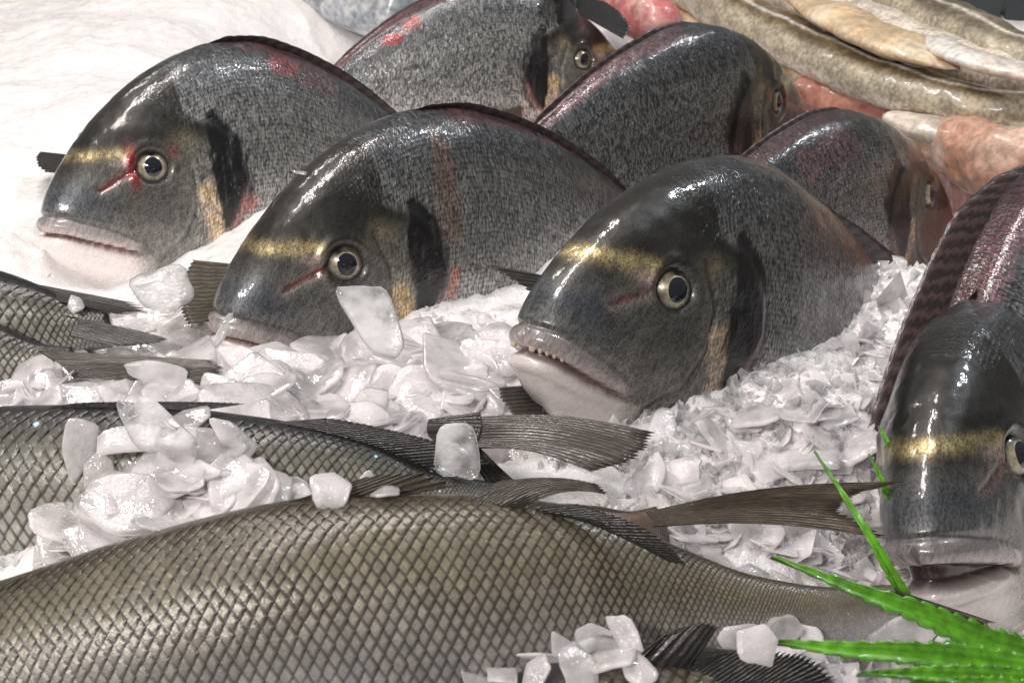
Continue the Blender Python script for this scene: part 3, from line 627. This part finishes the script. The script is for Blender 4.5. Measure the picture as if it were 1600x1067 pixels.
A = back_line(L2, m2, SL2, .26, .50, 40, -.002); B = A+np.stack([-.024+0*A[:, 0], .002+0*A[:, 0], .0045+0*A[:, 0]], -1); fin('dorsal_fin', r2, A, B, 26, (.07, .068, .068), .0002, 8, .0006)
A = back_line(L2, m2, SL2, .62, .86, 40, -.002); B = A+np.stack([-.024+0*A[:, 0], .003+0*A[:, 0], .0032+0*A[:, 0]], -1); fin('dorsal_fin', r2, A, B, 26, (.06, .058, .058), .0002, 8, .0006)
tail(r2, L2, SL2, .03, .014, (.06, .055, .05), drop=.03)
# tails reaching in from the left
H, T = U(-340, 540, .045), U(175, 512, .060)
r5, L5, m5 = mullet('scaled fish tail at left edge, upper of two, under a dark split fin', H, T, 10, topm, botm, widm, rows=9, seed=6, srange=(.5, .99), tones=dark_t, fade0=.6)
zt = .072
wfin('tail_fin', r5, m5, [U(-30, 428, zt), U(-10, 440, zt), U(30, 458, zt), U(90, 470, zt-.003)], [U(212, 474, zt), U(238, 490, zt), U(205, 492, zt-.002), U(150, 488, zt-.004)], 14, (.075, .072, .070), jag=.10, corr=.0003, seed=31)
wfin('tail_fin', r5, m5, [U(100, 492, zt-.004), U(120, 500, zt-.005), U(120, 512, zt-.006), U(110, 525, zt-.007)], [U(240, 522, zt-.008), U(264, 531, zt-.008), U(235, 538, zt-.009), U(190, 542, zt-.010)], 12, (.075, .072, .070), jag=.08, corr=.0003, seed=32)
H, T = U(-420, 600, .040), U(120, 578, .054)
r6, L6, m6 = mullet('scaled fish tail at left edge, lower of two, pointing right', H, T, 14, topm, botm, widm, rows=9, seed=7, srange=(.5, .99), tones=dark_t, fade0=.6)
zt = .066
wfin('tail_fin', r6, m6, [U(60, 548, zt), U(80, 560, zt), U(100, 574, zt-.002), U(115, 590, zt-.005)], [U(335, 563, zt), U(352, 574, zt), U(350, 586, zt-.002), U(322, 600, zt-.005)], 15, (.11, .098, .085), jag=.05, corr=.0003, seed=33)
# the brown tail lying on the ice below the large bream's chin
H, T = U(420, 800, -.03), U(712, 690, .050)
r7, L7, m7 = mullet('buried fish with only its brown tail fin showing below the white chin', H, T, 20, [(a, b*.7) for a, b in topm], [(a, b*.7) for a, b in botm], [(a, b*.7) for a, b in widm], rows=12, seed=8, srange=(.6, .99), tones=dict(back=(.03, .026, .022), mid=(.08, .07, .06), low=(.12, .11, .1)), fade0=.6)
zt = .068
wfin('tail_fin', r7, m7, [U(742, 652, zt), U(748, 665, zt), U(745, 688, zt), U(738, 700, zt)], [U(1024, 676, zt+.002), U(1012, 700, zt), U(985, 722, zt), U(925, 737, zt-.002)], 16, (.085, .072, .062), curl=(0, 0, .003), jag=.05, seed=2)
wfin('tail_fin', r7, m7, [U(738, 690, zt), U(742, 697, zt), U(738, 702, zt), U(728, 700, zt)], [U(806, 752, zt-.008), U(800, 760, zt-.010), U(790, 765, zt-.012), U(770, 770, zt-.014)], 7, (.05, .043, .038), jag=.05, seed=3)
wfin('tail_stem', r7, m7, [U(672, 662, zt-.003), U(670, 667, zt-.003), U(674, 674, zt-.004), U(684, 682, zt-.006)], [U(752, 651, zt), U(754, 668, zt), U(750, 686, zt), U(742, 702, zt)], 8, (.05, .044, .04), corr=.0002, thick=.004, jag=.01, taper=False, seed=4)
# fish behind the big one, tail to the right
H, T = U(640, 960, .0), U(1040, 818, .058)
r8, L8, m8 = mullet('reddish brown scaled tail stretched right behind the big front fish', H, T, 12, [(a, b*.7) for a, b in topm], [(a, b*.7) for a, b in botm], [(a, b*.7) for a, b in widm], rows=14, seed=9, srange=(.5, .99), tones=dict(back=(.05, .035, .025), mid=(.17, .11, .075), low=(.35, .31, .27)), fade0=.6)
zt = .066
wfin('tail_fin', r8, m8, [U(1010, 800, zt), U(1015, 806, zt), U(1020, 814, zt), U(1022, 822, zt)], [U(1412, 752, zt+.004), U(1330, 778, zt+.002), U(1322, 796, zt), U(1392, 842, zt-.004)], 24, (.13, .105, .08), jag=.05, curl=(0, 0, .003), seed=5)
# fish cut by the bottom edge
H, T = U(640, 1250, .050), U(1420, 1135, .052)
r9, L9, m9 = mullet('dark finned fish cut off by the bottom edge below the leaves', H, T, 15, topm, botm, widm, rows=14, seed=10, srange=(.3, .99), tones=dict(back=(.02, .019, .018), mid=(.12, .10, .06), low=(.3, .28, .25)), fade0=.6)
zt = .085
wfin('dorsal_fin', r9, m9, [U(950, 1075, zt-.008), U(990, 1050, zt-.005), U(1040, 1050, zt-.005), U(1075, 1042, zt-.004)], [U(1062, 988, zt+.004), U(1082, 977, zt+.006), U(1106, 973, zt+.008), U(1122, 981, zt+.008)], 7, (.055, .050, .048), curl=(-.003, 0, .004), jag=.04, thick=.0016, seed=6)
wfin('dorsal_fin', r9, m9, [U(960, 1085, zt-.010), U(1060, 1082, zt-.008), U(1150, 1085, zt-.008), U(1210, 1090, zt-.008)], [U(1060, 1034, zt-.002), U(1170, 1012, zt), U(1250, 1018, zt), U(1310, 1060, zt-.004)], 26, (.036, .034, .033), jag=.12, seed=7)

def tail_only(label, stem, Apx, Bpx, zz, col, nr, seed, deep):
    """a bream buried to its tail: the tail fin and the narrow stem that carries it"""
    o = U(*stem, zz); root = empty('buried_bream', label, 'fish', 'fish buried to the tail', Matrix.Translation(Vector(o))); m = Matrix.Translation(Vector(o))
    f = wfin('tail_fin', root, m, [U(x, y, zz) for x, y in Apx], [U(x, y, zz+.004) for x, y in Bpx], nr, col, jag=.04, seed=seed)
    V = wpts(m, curve([U(*Apx[len(Apx)//2], zz), U(*stem, zz-.01), U(*deep, zz-.05)], 14)); th = np.linspace(0, 2*np.pi, 20, endpoint=False)
    r = np.linspace(.006, .030, 14); P = np.array([V[i]+np.array([0, .5*r[i]*math.cos(t), r[i]*math.sin(t)]) for i in range(14) for t in th])
    C = np.zeros((len(P), 3))+np.array(col)
    link('stem', make_mesh('bream_stem', P, grid_faces(14, 20, True), True, {'base': C}, None, M['skin']), root)
tail_only('grey tail fin of a buried fish between the two left breams', (400, 470), [(420, 418), (420, 440), (418, 470), (415, 490)], [(300, 405), (282, 440), (278, 475), (292, 505)], .058, (.12, .105, .08), 16, 11, (520, 480))
tail_only('small dark fin tip poking out behind the far left bream', (130, 262), [(140, 245), (140, 255), (138, 264), (135, 272)], [(62, 236), (56, 244), (57, 256), (70, 268)], .062, (.05, .048, .045), 8, 12, (190, 270))
tail_only('dark fin scrap left of the white chin of the large bream', (850, 625), [(850, 600), (852, 615), (850, 630), (845, 648)], [(778, 604), (780, 618), (792, 634), (800, 648)], .060, (.06, .052, .046), 8, 13, (900, 640))
tail_only('black fin at the top between the back bream and the cod', (880, -10), [(880, -14), (890, 0), (900, 12), (905, 22)], [(950, 5), (972, 22), (985, 40), (975, 62)], .105, (.03, .031, .034), 12, 14, (860, -40))

# ------------------------------------------------------------------ long gutted fish at the back
def sweep(name, parent, m, ctr, rad, colf, mat, n=120, nt=150, lump=.0, seed=0, flat=1.0):
    """round body along a centre line; colf(t, ang, P) gives colours, ang 0 on top, + towards the viewer"""
    c = curve(ctr, n); t = np.linspace(0, 1, n); ti = np.linspace(0, 1, len(rad)); r = pchip(ti, rad)(t)*np.sqrt(np.clip(np.minimum(t, 1-t)/.05, .002, 1))
    tan = np.gradient(c, axis=0); tan /= np.linalg.norm(tan, axis=1, keepdims=True)
    up = np.array([0, 0, 1.0])-tan*tan[:, 2:3]; up /= np.linalg.norm(up, axis=1, keepdims=True); sidev = np.cross(tan, up)
    sidev *= np.sign(-sidev[:, 1:2]+1e-9)
    an = np.linspace(-np.pi, np.pi, nt, endpoint=False); AN = np.broadcast_to(an, (n, nt)); TT = np.broadcast_to(t[:, None], (n, nt))
    P = c[:, None]+r[:, None, None]*(np.cos(AN)[..., None]*up[:, None]*flat+np.sin(AN)[..., None]*sidev[:, None])
    d = fbm(P*40, 3, seed+3)*lump; N = P-c[:, None]; N /= np.linalg.norm(N, axis=-1, keepdims=True); P = P+N*d[..., None]
    C = np.clip(colf(TT, AN, P), .005, .95)
    return link(name, make_mesh(name, wpts(m, P.reshape(-1, 3)), grid_faces(n, nt, True), True, {'base': C}, None, mat), parent)
def cod_col(lat, seed, cream=1.9, olive=(.13, .095, .045)):
    def f(t, an, P):
        n1, n2 = fbm(P*55, 3, seed), fbm(P*230, 3, seed+4)
        C = np.zeros(t.shape+(3,))+np.array(olive)*(1+.35*n1+.35*n2)[..., None]
        sp = sm(.15, .4, n2+.3*n1)[..., None]; C = C*(1-sp*.35)+np.array((.34, .29, .19))*sp*.35
        w = sm(lat+.25, lat+.75, an+.1*n1)[..., None]; C = C*(1-w)+np.array((.40, .36, .27))*(1+.2*n2)[..., None]*w
        w = sm(cream-.3, cream, an+.1*n1)[..., None]; C = C*(1-w)+np.array((.62, .55, .46))*w
        w = np.exp(-((an-lat-.06*np.sin(t*9))/.085)**2)[..., None]*.9; C = C*(1-w)+np.array((.62, .57, .50))*w
        return C
    return f
def plain_col(a, b, seed, f1=50, f2=160):
    def f(t, an, P):
        n1, n2 = fbm(P*f1, 3, seed), fbm(P*f2, 3, seed+4); w = sm(-.5, .5, n1+.5*n2)[..., None]; return np.array(a)*(1-w)+np.array(b)*w
    return f
def cod(label, pts, rad, lat, seed, **kw):
    m = Matrix.Translation(Vector(pts[len(pts)//2])); root = empty('cod', label, 'fish', 'long gutted cod at the back', m)
    sweep('body', root, m, pts, rad, cod_col(lat, seed, **kw), M['cod'], lump=.0035, seed=seed, flat=.75)
    return root, m
ra, ma = cod('olive cod with a pale side stripe, nearest of the long fish', [U(1010, -70, .07), U(1100, -8, .07), U(1195, 45, .07), U(1300, 94, .07), U(1405, 136, .07), U(1510, 162, .07), U(1700, 182, .07)], [.021, .021, .020, .019, .017, .015, .013], .25, 41)
sweep('belly_flap', ra, ma, [U(985, -30, .055), U(1080, 28, .055), U(1180, 84, .055), U(1290, 126, .055), U(1400, 170, .055)], [.010, .013, .012, .010, .004], plain_col((.46, .29, .13), (.64, .52, .38), 42), M['flesh'], lump=.002, seed=5, flat=.5)
rb, mb = cod('cod behind it with its cream belly cut open', [U(1140, -60, .075), U(1250, -5, .075), U(1360, 48, .075), U(1480, 96, .075), U(1700, 150, .075)], [.020, .022, .022, .020, .018], -1.2, 43, cream=-.6)
sweep('belly_flap', rb, mb, [U(1235, -12, .088), U(1320, 32, .092), U(1410, 72, .092), U(1500, 108, .088)], [.008, .019, .018, .004], plain_col((.62, .46, .28), (.68, .57, .42), 44), M['flesh'], lump=.0025, seed=6, flat=.35)
sweep('belly_flap', rb, mb, [U(1425, 48, .094), U(1480, 78, .096), U(1550, 100, .096), U(1700, 128, .096)], [.003, .010, .012, .011], plain_col((.62, .57, .50), (.72, .69, .64), 45), M['flesh'], lump=.0025, seed=7, flat=.4)
rc, mc = cod('grey olive cod farthest back in the top right corner', [U(1290, -70, .085), U(1400, -5, .085), U(1500, 48, .085), U(1590, 84, .085), U(1740, 130, .085)], [.019, .019, .019, .018, .017], .30, 46, olive=(.15, .125, .085))
rd, md = empty('white_fillet', 'white strip of fish belly above the pink raw flesh', 'fillet', None, Matrix.Translation(Vector(U(1500, 205, .06)))), Matrix.Translation(Vector(U(1500, 205, .06)))
sweep('flesh_strip', rd, md, [U(1380, 178, .06), U(1450, 200, .06), U(1530, 212, .06), U(1700, 222, .06)], [.006, .013, .014, .014], plain_col((.62, .55, .46), (.72, .66, .58), 47), M['flesh'], lump=.003, seed=8, flat=.5)
re_ = empty('raw_fish_flesh', 'pink raw gutted fish beside the dark bream at the right edge', 'fish', None, Matrix.Translation(Vector(U(1540, 280, .05)))); mre = Matrix.Translation(Vector(U(1540, 280, .05)))
sweep('belly_cavity', re_, mre, [U(1470, 225, .02), U(1560, 270, .02), U(1650, 310, .02), U(1760, 360, .02)], [.012, .036, .050, .045], plain_col((.40, .12, .10), (.56, .30, .24), 48, 35, 110), M['flesh'], lump=.012, seed=9)
sweep('belly_wall', re_, mre, [U(1420, 215, .05), U(1500, 232, .055), U(1580, 250, .06), U(1720, 280, .06)], [.008, .016, .020, .02], plain_col((.50, .28, .20), (.62, .44, .34), 49, 40, 120), M['flesh'], lump=.008, seed=10)
sweep('flesh_ridge', re_, mre, [U(1240, 140, .05), U(1310, 160, .05), U(1370, 178, .05), U(1420, 200, .05)], [.008, .014, .013, .006], plain_col((.34, .13, .10), (.48, .24, .18), 50), M['flesh'], lump=.004, seed=11)
rf = empty('pink_gill', 'pink flesh scrap at the top beside the black fin', 'fish scrap', None, Matrix.Translation(Vector(U(1000, 20, .08)))); mrf = Matrix.Translation(Vector(U(1000, 20, .08)))
sweep('flesh', rf, mrf, [U(930, -30, .08), U(985, 10, .08), U(1030, 35, .08), U(1060, 60, .07)], [.016, .018, .014, .006], plain_col((.50, .14, .15), (.60, .36, .32), 51), M['flesh'], lump=.004, seed=12)
rg = empty('silver_fish', 'blurred silver fish at the top left behind the ice', 'fish', None, Matrix.Translation(Vector(U(500, 0, .06)))); mrg = Matrix.Translation(Vector(U(500, 0, .06)))
M['silver'] = mat_attr('silver_skin', .35, .35, .5, 160, .5, 0, .4, .001)
sweep('body', rg, mrg, [U(380, -110, .06), U(450, -52, .06), U(540, -14, .06), U(660, 25, .055)], [.018, .026, .028, .024], plain_col((.30, .34, .38), (.52, .54, .55), 52, 120, 400), M['silver'], lump=.002, seed=13)

# ------------------------------------------------------------------ plastic leaf sprig
def sprig():
    base = U(1680, 1050, .080); m = Matrix.Translation(Vector(base)); root = empty('plastic_leaf_sprig', 'bright green plastic fern leaf under the chin of the right bream', 'leaf', None, m)
    B = lambda x, y, z: U(x, y, z)
    blades = [([B(1690, 1040, .070), B(1560, 1010, .074), B(1400, 945, .086), B(1205, 868, .094)], .0072), ([B(1700, 1060, .088), B(1540, 1036, .094), B(1360, 1018, .100), B(1184, 999, .101)], .0062),
              ([B(1700, 1075, .090), B(1580, 1062, .094), B(1450, 1054, .098), B(1340, 1051, .100)], .0050), ([B(1450, 985, .050), B(1412, 930, .060), B(1345, 815, .078), B(1272, 702, .088)], .0030),
              ([B(1440, 900, .040), B(1412, 835, .050), B(1386, 770, .062), B(1358, 708, .072)], .0034), ([B(1430, 780, .050), B(1408, 732, .060), B(1389, 695, .068), B(1372, 664, .072)], .0032),
              ([B(1700, 1110, .086), B(1600, 1085, .092), B(1500, 1072, .096), B(1420, 1066, .097)], .0055)]
    for k, (pts, w) in enumerate(blades):
        n = 160; c = curve(pts, n); t = np.linspace(0, 1, n); tan = np.gradient(c, axis=0); tan /= np.linalg.norm(tan, axis=1, keepdims=True)
        view = CAM-c; view /= np.linalg.norm(view, axis=1, keepdims=True); upv = view*.55+np.array([0, 0, .6]); sd = np.cross(tan, upv); sd /= np.linalg.norm(sd, axis=1, keepdims=True); nv = np.cross(sd, tan)
        env = w*.58*np.minimum(1, (1-t)*1.8)**.9*np.minimum(1, .55+t*1.5); ser = 1+.30*(((t*20) % 1)-.5)*np.minimum(1, (1-t)*6)+.12*vnoise(np.stack([t*40, 0*t+k*3.3, 0*t+.1], -1), 8)
        us = np.linspace(-1, 1, 9); P = np.zeros((n, 9, 3))
        for j, u in enumerate(us):
            P[:, j] = c+sd*(u*env*(ser if abs(u) > .9 else 1))[:, None]+nv*((.30*abs(u)**1.2*env-.0012*(abs(u) < .01))+.00015*np.sin(t*90+j)*abs(u))[:, None]
        C = np.zeros(P.shape)+np.array((.095, .29, .016)); n1 = fbm(P*80, 3, 70+k); C = C*(1+.45*n1+.35*fbm(P*420, 2, 90+k))[..., None]; C[:, 4] *= 1.5; C[:, [1, 7]] *= .8
        th = .0005; V = np.concatenate([(P+nv[:, None]*th).reshape(-1, 3), (P-nv[:, None]*th).reshape(-1, 3)]); f = grid_faces(n, 9); q = n*9
        e = np.arange(n-1)*9; F = np.concatenate([f, f[:, ::-1]+q, np.stack([e, e+9, e+9+q, e+q], -1), np.stack([e+8+9, e+8, e+8+q, e+8+9+q], -1)])
        link('leaf_blade', make_mesh('leaf_blade', wpts(m, V), F, True, {'base': np.concatenate([C.reshape(-1, 3)]*2)}, None, M['leaf']), root)
sprig()

# ------------------------------------------------------------------ ice flakes
bpy.context.view_layer.update()
def fish_tree():
    V, F, off = [], [], 0
    for o in bpy.data.objects:
        if o.type == 'MESH' and o.parent is not None and o.name.split('.')[0] in ('body', 'tail_fin', 'belly_cavity', 'eye', 'stem', 'leaf_blade'):
            mw = np.array(o.matrix_world); me = o.data; a = np.empty(len(me.vertices)*3, np.float32); me.vertices.foreach_get('co', a); a = a.reshape(-1, 3)@mw[:3, :3].T+mw[:3, 3]
            li = np.empty(len(me.loops), np.int32); me.loops.foreach_get('vertex_index', li); V.append(a); F.append(li.reshape(-1, 4)+off); off += len(a)
    return BVHTree.FromPolygons(np.concatenate(V).tolist(), np.concatenate(F).tolist())
TREE = fish_tree()
def clear_of_fish(x, y, z, r):
    hit = TREE.ray_cast(Vector((x, y, .5)), Vector((0, 0, -1)))
    if hit[0] is not None and hit[0].z > z-.004: return False
    near = TREE.find_nearest(Vector((x, y, z))); return near[3] > r
def visible(p):
    d = Vector(p)-Vector(CAM); hit = TREE.ray_cast(Vector(CAM), d.normalized(), d.length-.004); return hit[0] is None
def flake_mesh(seed, thick=.034):
    g = np.random.default_rng(seed); n = g.integers(4, 7); an = np.sort((np.arange(n)+g.uniform(-.22, .22, n))/n*2*np.pi)+.6; el = g.uniform(.62, 1.0)
    rr = g.uniform(.8, 1.1, n); p = np.stack([rr*np.cos(an), el*rr*np.sin(an)], -1)
    q = []
    for i in range(n):      # sharp or rounded corners, slightly broken edges
        a, b, c = p[i-1], p[i], p[(i+1) % n]; k = g.choice([.06, .12, .28]); q += [b+(a-b)*k, b+(a-b)*k*.3+(c-b)*k*.3, b+(c-b)*k]; q.append(b+(c-b)*.5+g.normal(0, .022, 2))
    q = np.array(q); m = len(q); th = thick*g.uniform(.7, 1.5); cv = g.uniform(-.14, .14); cw = g.uniform(-.08, .08)
    zf = lambda w: cv*w[:, 0]**2+cw*w[:, 1]*w[:, 0]
    rings = []
    for f, hz in ((.0, 1), (.55, 1.0), (.93, .95), (1.0, .25), (1.0, -.35), (.93, -1), (.55, -1), (.0, -1)):
        w = q*f if f > 0 else q*.02; jit = g.normal(0, .004, m)*(f > .1); rings.append(np.concatenate([w, (zf(w)+hz*th+jit)[:, None]], 1))
    V = np.concatenate(rings)
    return make_mesh('ice_flake', V, grid_faces(8, m, True), True, None, None, M['ice_flake'])
FL = [flake_mesh(100+k) for k in range(26)]
def orient(nrm, spin):
    q = Vector(nrm).normalized().to_track_quat('Z', 'Y'); return (q.to_matrix() @ Matrix.Rotation(spin, 3, 'Z')).to_4x4()
FLAKE_LABEL = 'loose translucent white ice flake among many alike in the bed'
# region: photograph-space box on the bed, count, size range, tilt
REG = [((300, 540, 830, 690), 95, (.009, .024), .30), ((60, 560, 420, 660), 34, (.008, .020), .30), ((100, 680, 640, 880), 54, (.008, .019), .30), ((640, 640, 780, 780), 10, (.006, .013), .45),
       ((880, 660, 1400, 780), 36, (.006, .015), .40), ((1060, 780, 1400, 920), 26, (.006, .013), .5), ((740, 980, 1200, 1066), 22, (.006, .013), .6), ((1200, 950, 1500, 1066), 8, (.006, .012), .5),
       ((160, 410, 360, 560), 14, (.006, .014), .5), ((700, 490, 830, 560), 10, (.005, .012), .4), ((1000, 500, 1420, 700), 34, (.005, .012), .5), ((0, 60, 100, 420), 0, (.008, .02), .2)]
made = 0; g = np.random.default_rng(5)
for (x0, y0, x1, y1), cnt, (s0, s1), tl in REG:
    c = 0; tries = 0
    while c < cnt and made < 250 and tries < cnt*14:
        tries += 1; px, py = g.uniform(x0, x1), g.uniform(y0, y1); p = U(px, py, .055)
        for _ in range(3): p = U(px, py, float(bed(p[0], p[1])))
        sz = g.uniform(s0, s1)*g.choice([.7, 1, 1.15]); z = float(bed(p[0], p[1]))+sz*.12+g.uniform(0, .003)
        if not clear_of_fish(p[0], p[1], z, sz*.45) or not visible((p[0], p[1], z+.003)): continue
        nr = np.array([g.normal(0, tl), g.normal(-.12, tl), 1.0]); o = link('ice_flake', FL[g.integers(len(FL))]); mm = orient(nr, g.uniform(0, 6.28)); mm = Matrix.Translation((p[0], p[1], z)) @ mm @ Matrix.Diagonal((sz, sz*g.uniform(.7, 1.1), sz*g.uniform(.8, 1.3), 1)); o.matrix_world = mm
        tag(o, FLAKE_LABEL, 'ice flake', 'loose ice flakes of the bed'); c += 1; made += 1
def rest_on(px, py, sz, k):
    """a flake lying against whatever stands at that spot"""
    global made
    r = Vector(ray(px, py)).normalized(); hit = TREE.ray_cast(Vector(CAM), r)
    zb = U(px, py, .055); zb = U(px, py, float(bed(zb[0], zb[1]))); c = Vector(zb)
    if hit[0] is not None and (hit[0]-Vector(CAM)).length < (c-Vector(CAM)).length: c = hit[0]; n = hit[1]; n = n if n.dot(r) < 0 else -n
    else: n = Vector((0, 0, 1))
    c = c-r*.003+n*sz*g.uniform(.05, .35); nr = n*.8+Vector((0, -.15, .7))+Vector(g.normal(0, .42, 3)); o = link('ice_flake', FL[k % len(FL)])
    o.matrix_world = Matrix.Translation(c) @ orient(nr, g.uniform(0, 6.28)) @ Matrix.Diagonal((sz*g.uniform(.7, 1.5), sz*g.uniform(.6, 1.0), sz, 1)); tag(o, FLAKE_LABEL, 'ice flake', 'loose ice flakes of the bed'); made += 1
for k, (px, py, sz) in enumerate([(745, 1062, .008), (790, 1062, .008), (840, 1066, .009), (852, 1040, .008), (880, 1024, .009), (905, 1052, .010), (930, 1006, .008), (955, 1036, .010), (985, 1014, .008), (1000, 1050, .009),
        (1150, 992, .006), (1185, 1000, .008), (1215, 1010, .007), (1265, 992, .007),
        (130, 700, .010), (155, 740, .011), (180, 775, .011), (140, 805, .010), (110, 850, .009), (200, 690, .012), (320, 700, .011), (345, 735, .012), (385, 765, .012), (330, 775, .012), (425, 780, .011), (290, 725, .012), (245, 730, .013), (210, 750, .012), (560, 772, .010), (600, 778, .008), (465, 778, .011), (515, 778, .010), (300, 655, .010), (370, 690, .009),
        (690, 690, .008), (120, 480, .007), (250, 590, .010), (90, 600, .010), (30, 605, .010)]): rest_on(px, py, sz, k*5)
def plate(label, pts, thick=.0022, seed=0, mat='ice_plate'):
    """one big flake: outline through world points (roughly in a plane), real thickness, broken rim"""
    P = np.array(pts, float); c = P.mean(0); u, s, vt = np.linalg.svd(P-c); nrm = vt[2]; nrm *= np.sign(nrm@(CAM-c)); ax = vt[0]; ay = np.cross(nrm, ax)
    q2 = np.stack([(P-c)@ax, (P-c)@ay], -1); n = len(q2); out = []; gg = np.random.default_rng(seed)
    for i in range(n):
        a, b, d = q2[i-1], q2[i], q2[(i+1) % n]; out += [b+(a-b)*.22, b+(a-b)*.07+(d-b)*.07, b+(d-b)*.22, b+(d-b)*.5+gg.normal(0, .0004, 2)]
    q = np.array(out); m = len(q); R = []
    for f, hz in ((.02, 1), (.4, 1), (.75, 1.05), (.95, 1), (1, .3), (1, -.4), (.95, -1), (.5, -1), (.02, -1)):
        w = q*f; dz = hz*thick/2+.0006*vnoise(np.concatenate([w*120, np.full((m, 1), seed+.5)], 1), 4); R.append(c+w[:, :1]*ax+w[:, 1:]*ay+dz[:, None]*nrm)
    root = link('ice_plate', make_mesh('ice_plate', np.concatenate(R)-c, grid_faces(9, m, True), True, None, None, M[mat])); root.location = Vector(c)
    tag(root, label, 'ice flake')
def q_(lst, d): return [UD(x, y, dd) for (x, y), dd in zip(lst, d if hasattr(d, '__len__') else [d]*len(lst))]
plate('tall clear ice plate leaning on the cheek of the middle bream', q_([(517, 452), (560, 444), (604, 450), (634, 538), (620, 560), (576, 548)], [.478, .480, .484, .470, .464, .464]), .0022, 1)
plate('broad ice plate standing before the grey tail at left', q_([(196, 436), (284, 406), (308, 464), (262, 492), (222, 478)], .535), .0025, 2)
plate('large rounded ice plate sticking up from the heap on the dark fish', q_([(178, 630), (204, 614), (240, 622), (312, 690), (300, 704), (214, 706)], [.408, .410, .410, .402, .400, .400]), .003, 3)
plate('frosty upright ice piece before the brown tail', q_([(684, 664), (742, 660), (753, 752), (676, 740)], [.432, .432, .424, .424]), .003, 4)
plate('clear ice plate under the front fish tail, left of two by the leaves', q_([(1345, 1000), (1400, 962), (1460, 952), (1478, 975), (1440, 1012)], .375), .003, 5, 'ice_clear')
plate('clear ice plate touching the green leaf, right of two', q_([(1455, 1000), (1500, 975), (1545, 985), (1560, 1010), (1490, 1020)], .372), .003, 6, 'ice_clear')
plate('round edged ice piece at the bottom edge below the big fish', q_([(734, 1035), (760, 1024), (800, 1040), (836, 1066), (812, 1085), (742, 1080)], .352), .003, 7)
plate('large ice shard pile piece on the belly of the big fish', q_([(846, 1070), (880, 1010), (930, 990), (985, 992), (1002, 1030), (960, 1075)], .352), .004, 8)
plate('thin upright ice sliver at the lip of the middle bream', q_([(330, 535), (357, 488), (366, 487), (352, 528), (338, 545)], .455), .002, 9)
plate('tiny white ice sliver on the flank of the far left bream', q_([(452, 265), (480, 268), (478, 274), (458, 270)], .52), .0012, 10)
plate('narrow ice shard standing at the tail of the big fish', q_([(1190, 1000), (1200, 965), (1240, 958), (1262, 985), (1225, 1008)], .375), .003, 11, 'ice_clear')

def crushed():
    """small crushed pieces, too many to count"""
    g = np.random.default_rng(9); V, F = [], []; cnt = 0
    base = np.array([[1, 0, 0], [-1, 0, 0], [0, 1, 0], [0, -1, 0], [0, 0, 1], [0, 0, -1]], float); fb = np.array([[0, 2, 4], [2, 1, 4], [1, 3, 4], [3, 0, 4], [2, 0, 5], [1, 2, 5], [3, 1, 5], [0, 3, 5]])
    tgt = [((860, 400, 1460, 930), 5000, .0020), ((0, 440, 860, 900), 1500, .0016), ((700, 930, 1600, 1067), 1600, .0020)]
    for (x0, y0, x1, y1), n, sz in tgt:
        PX, PY = g.uniform(x0, x1, n), g.uniform(y0, y1, n); RR = FW+RT*((PX-800)/FPX)[:, None]-UP*((PY-533)/FPX)[:, None]; ZZ = np.full(n, .055)
        for _ in range(3): PP = CAM+RR*((ZZ-CAM[2])/RR[:, 2])[:, None]; ZZ = bed(PP[:, 0], PP[:, 1])
        for p, z in zip(PP, ZZ):
            hit = TREE.ray_cast(Vector((p[0], p[1], .5)), Vector((0, 0, -1)))
            if hit[0] is not None and hit[0].z > z+.001: continue
            s = sz*g.lognormal(0, .45); q = base*g.uniform(.6, 1.15, (6, 1))*np.array([1, g.uniform(.4, 1), g.uniform(.3, .8)])+g.normal(0, .15, (6, 3))
            R = np.array(Euler(g.uniform(0, 6.28, 3)).to_matrix()); V.append(q@R.T*s+np.array([p[0], p[1], z+s*.4])); F.append(fb+cnt*6); cnt += 1
    PV, PF, pc = [], [], 0; split = 0
    for (x0, y0, x1, y1), n, (a0, a1) in [((0, 540, 860, 690), 420, (.005, .015)), ((90, 690, 640, 880), 200, (.005, .014)), ((860, 480, 1440, 930), 420, (.004, .011)), ((160, 400, 360, 560), 60, (.005, .011)), ((700, 970, 1560, 1067), 160, (.004, .010))]:
        for _ in range(n):
            px, py = g.uniform(x0, x1), g.uniform(y0, y1); p = U(px, py, .055)
            for _ in range(2): p = U(px, py, float(bed(p[0], p[1])))
            sz = g.uniform(a0, a1); z = float(bed(p[0], p[1]))+sz*.05
            if not clear_of_fish(p[0], p[1], z, sz*.4): continue
            me = FL[g.integers(len(FL))]; a = np.empty(len(me.vertices)*3, np.float32); me.vertices.foreach_get('co', a); q = np.array(me.polygons[0].vertices); li = np.empty(len(me.loops), np.int32); me.loops.foreach_get('vertex_index', li); li = li.reshape(-1, 4)
            mm = np.array(orient((g.normal(0, .35), g.normal(-.1, .35), 1), g.uniform(0, 6.28)))[:3, :3]; PV.append(a.reshape(-1, 3)*sz@mm.T+np.array([p[0], p[1], z])); PF.append(np.concatenate([li[:, :3], li[:, [0, 2, 3]]])+pc); pc += len(a)//3
    po = link('small_ice_flakes', make_mesh('small_ice_flakes', np.concatenate(PV), np.concatenate(PF), True, None, None, M['ice_flake'])); tag(po, 'mass of small white ice flakes between the fish', 'ice', None, 'stuff')
    o = link('crushed_ice', make_mesh('crushed_ice', np.concatenate(V), np.concatenate(F), False, None, None, M['ice_clear'])); tag(o, 'fine wet crushed ice between the fish', 'ice', None, 'stuff')
crushed()
print('flakes', made, 'tris', sum(len(o.data.polygons)*2 for o in bpy.data.objects if o.type == 'MESH'))
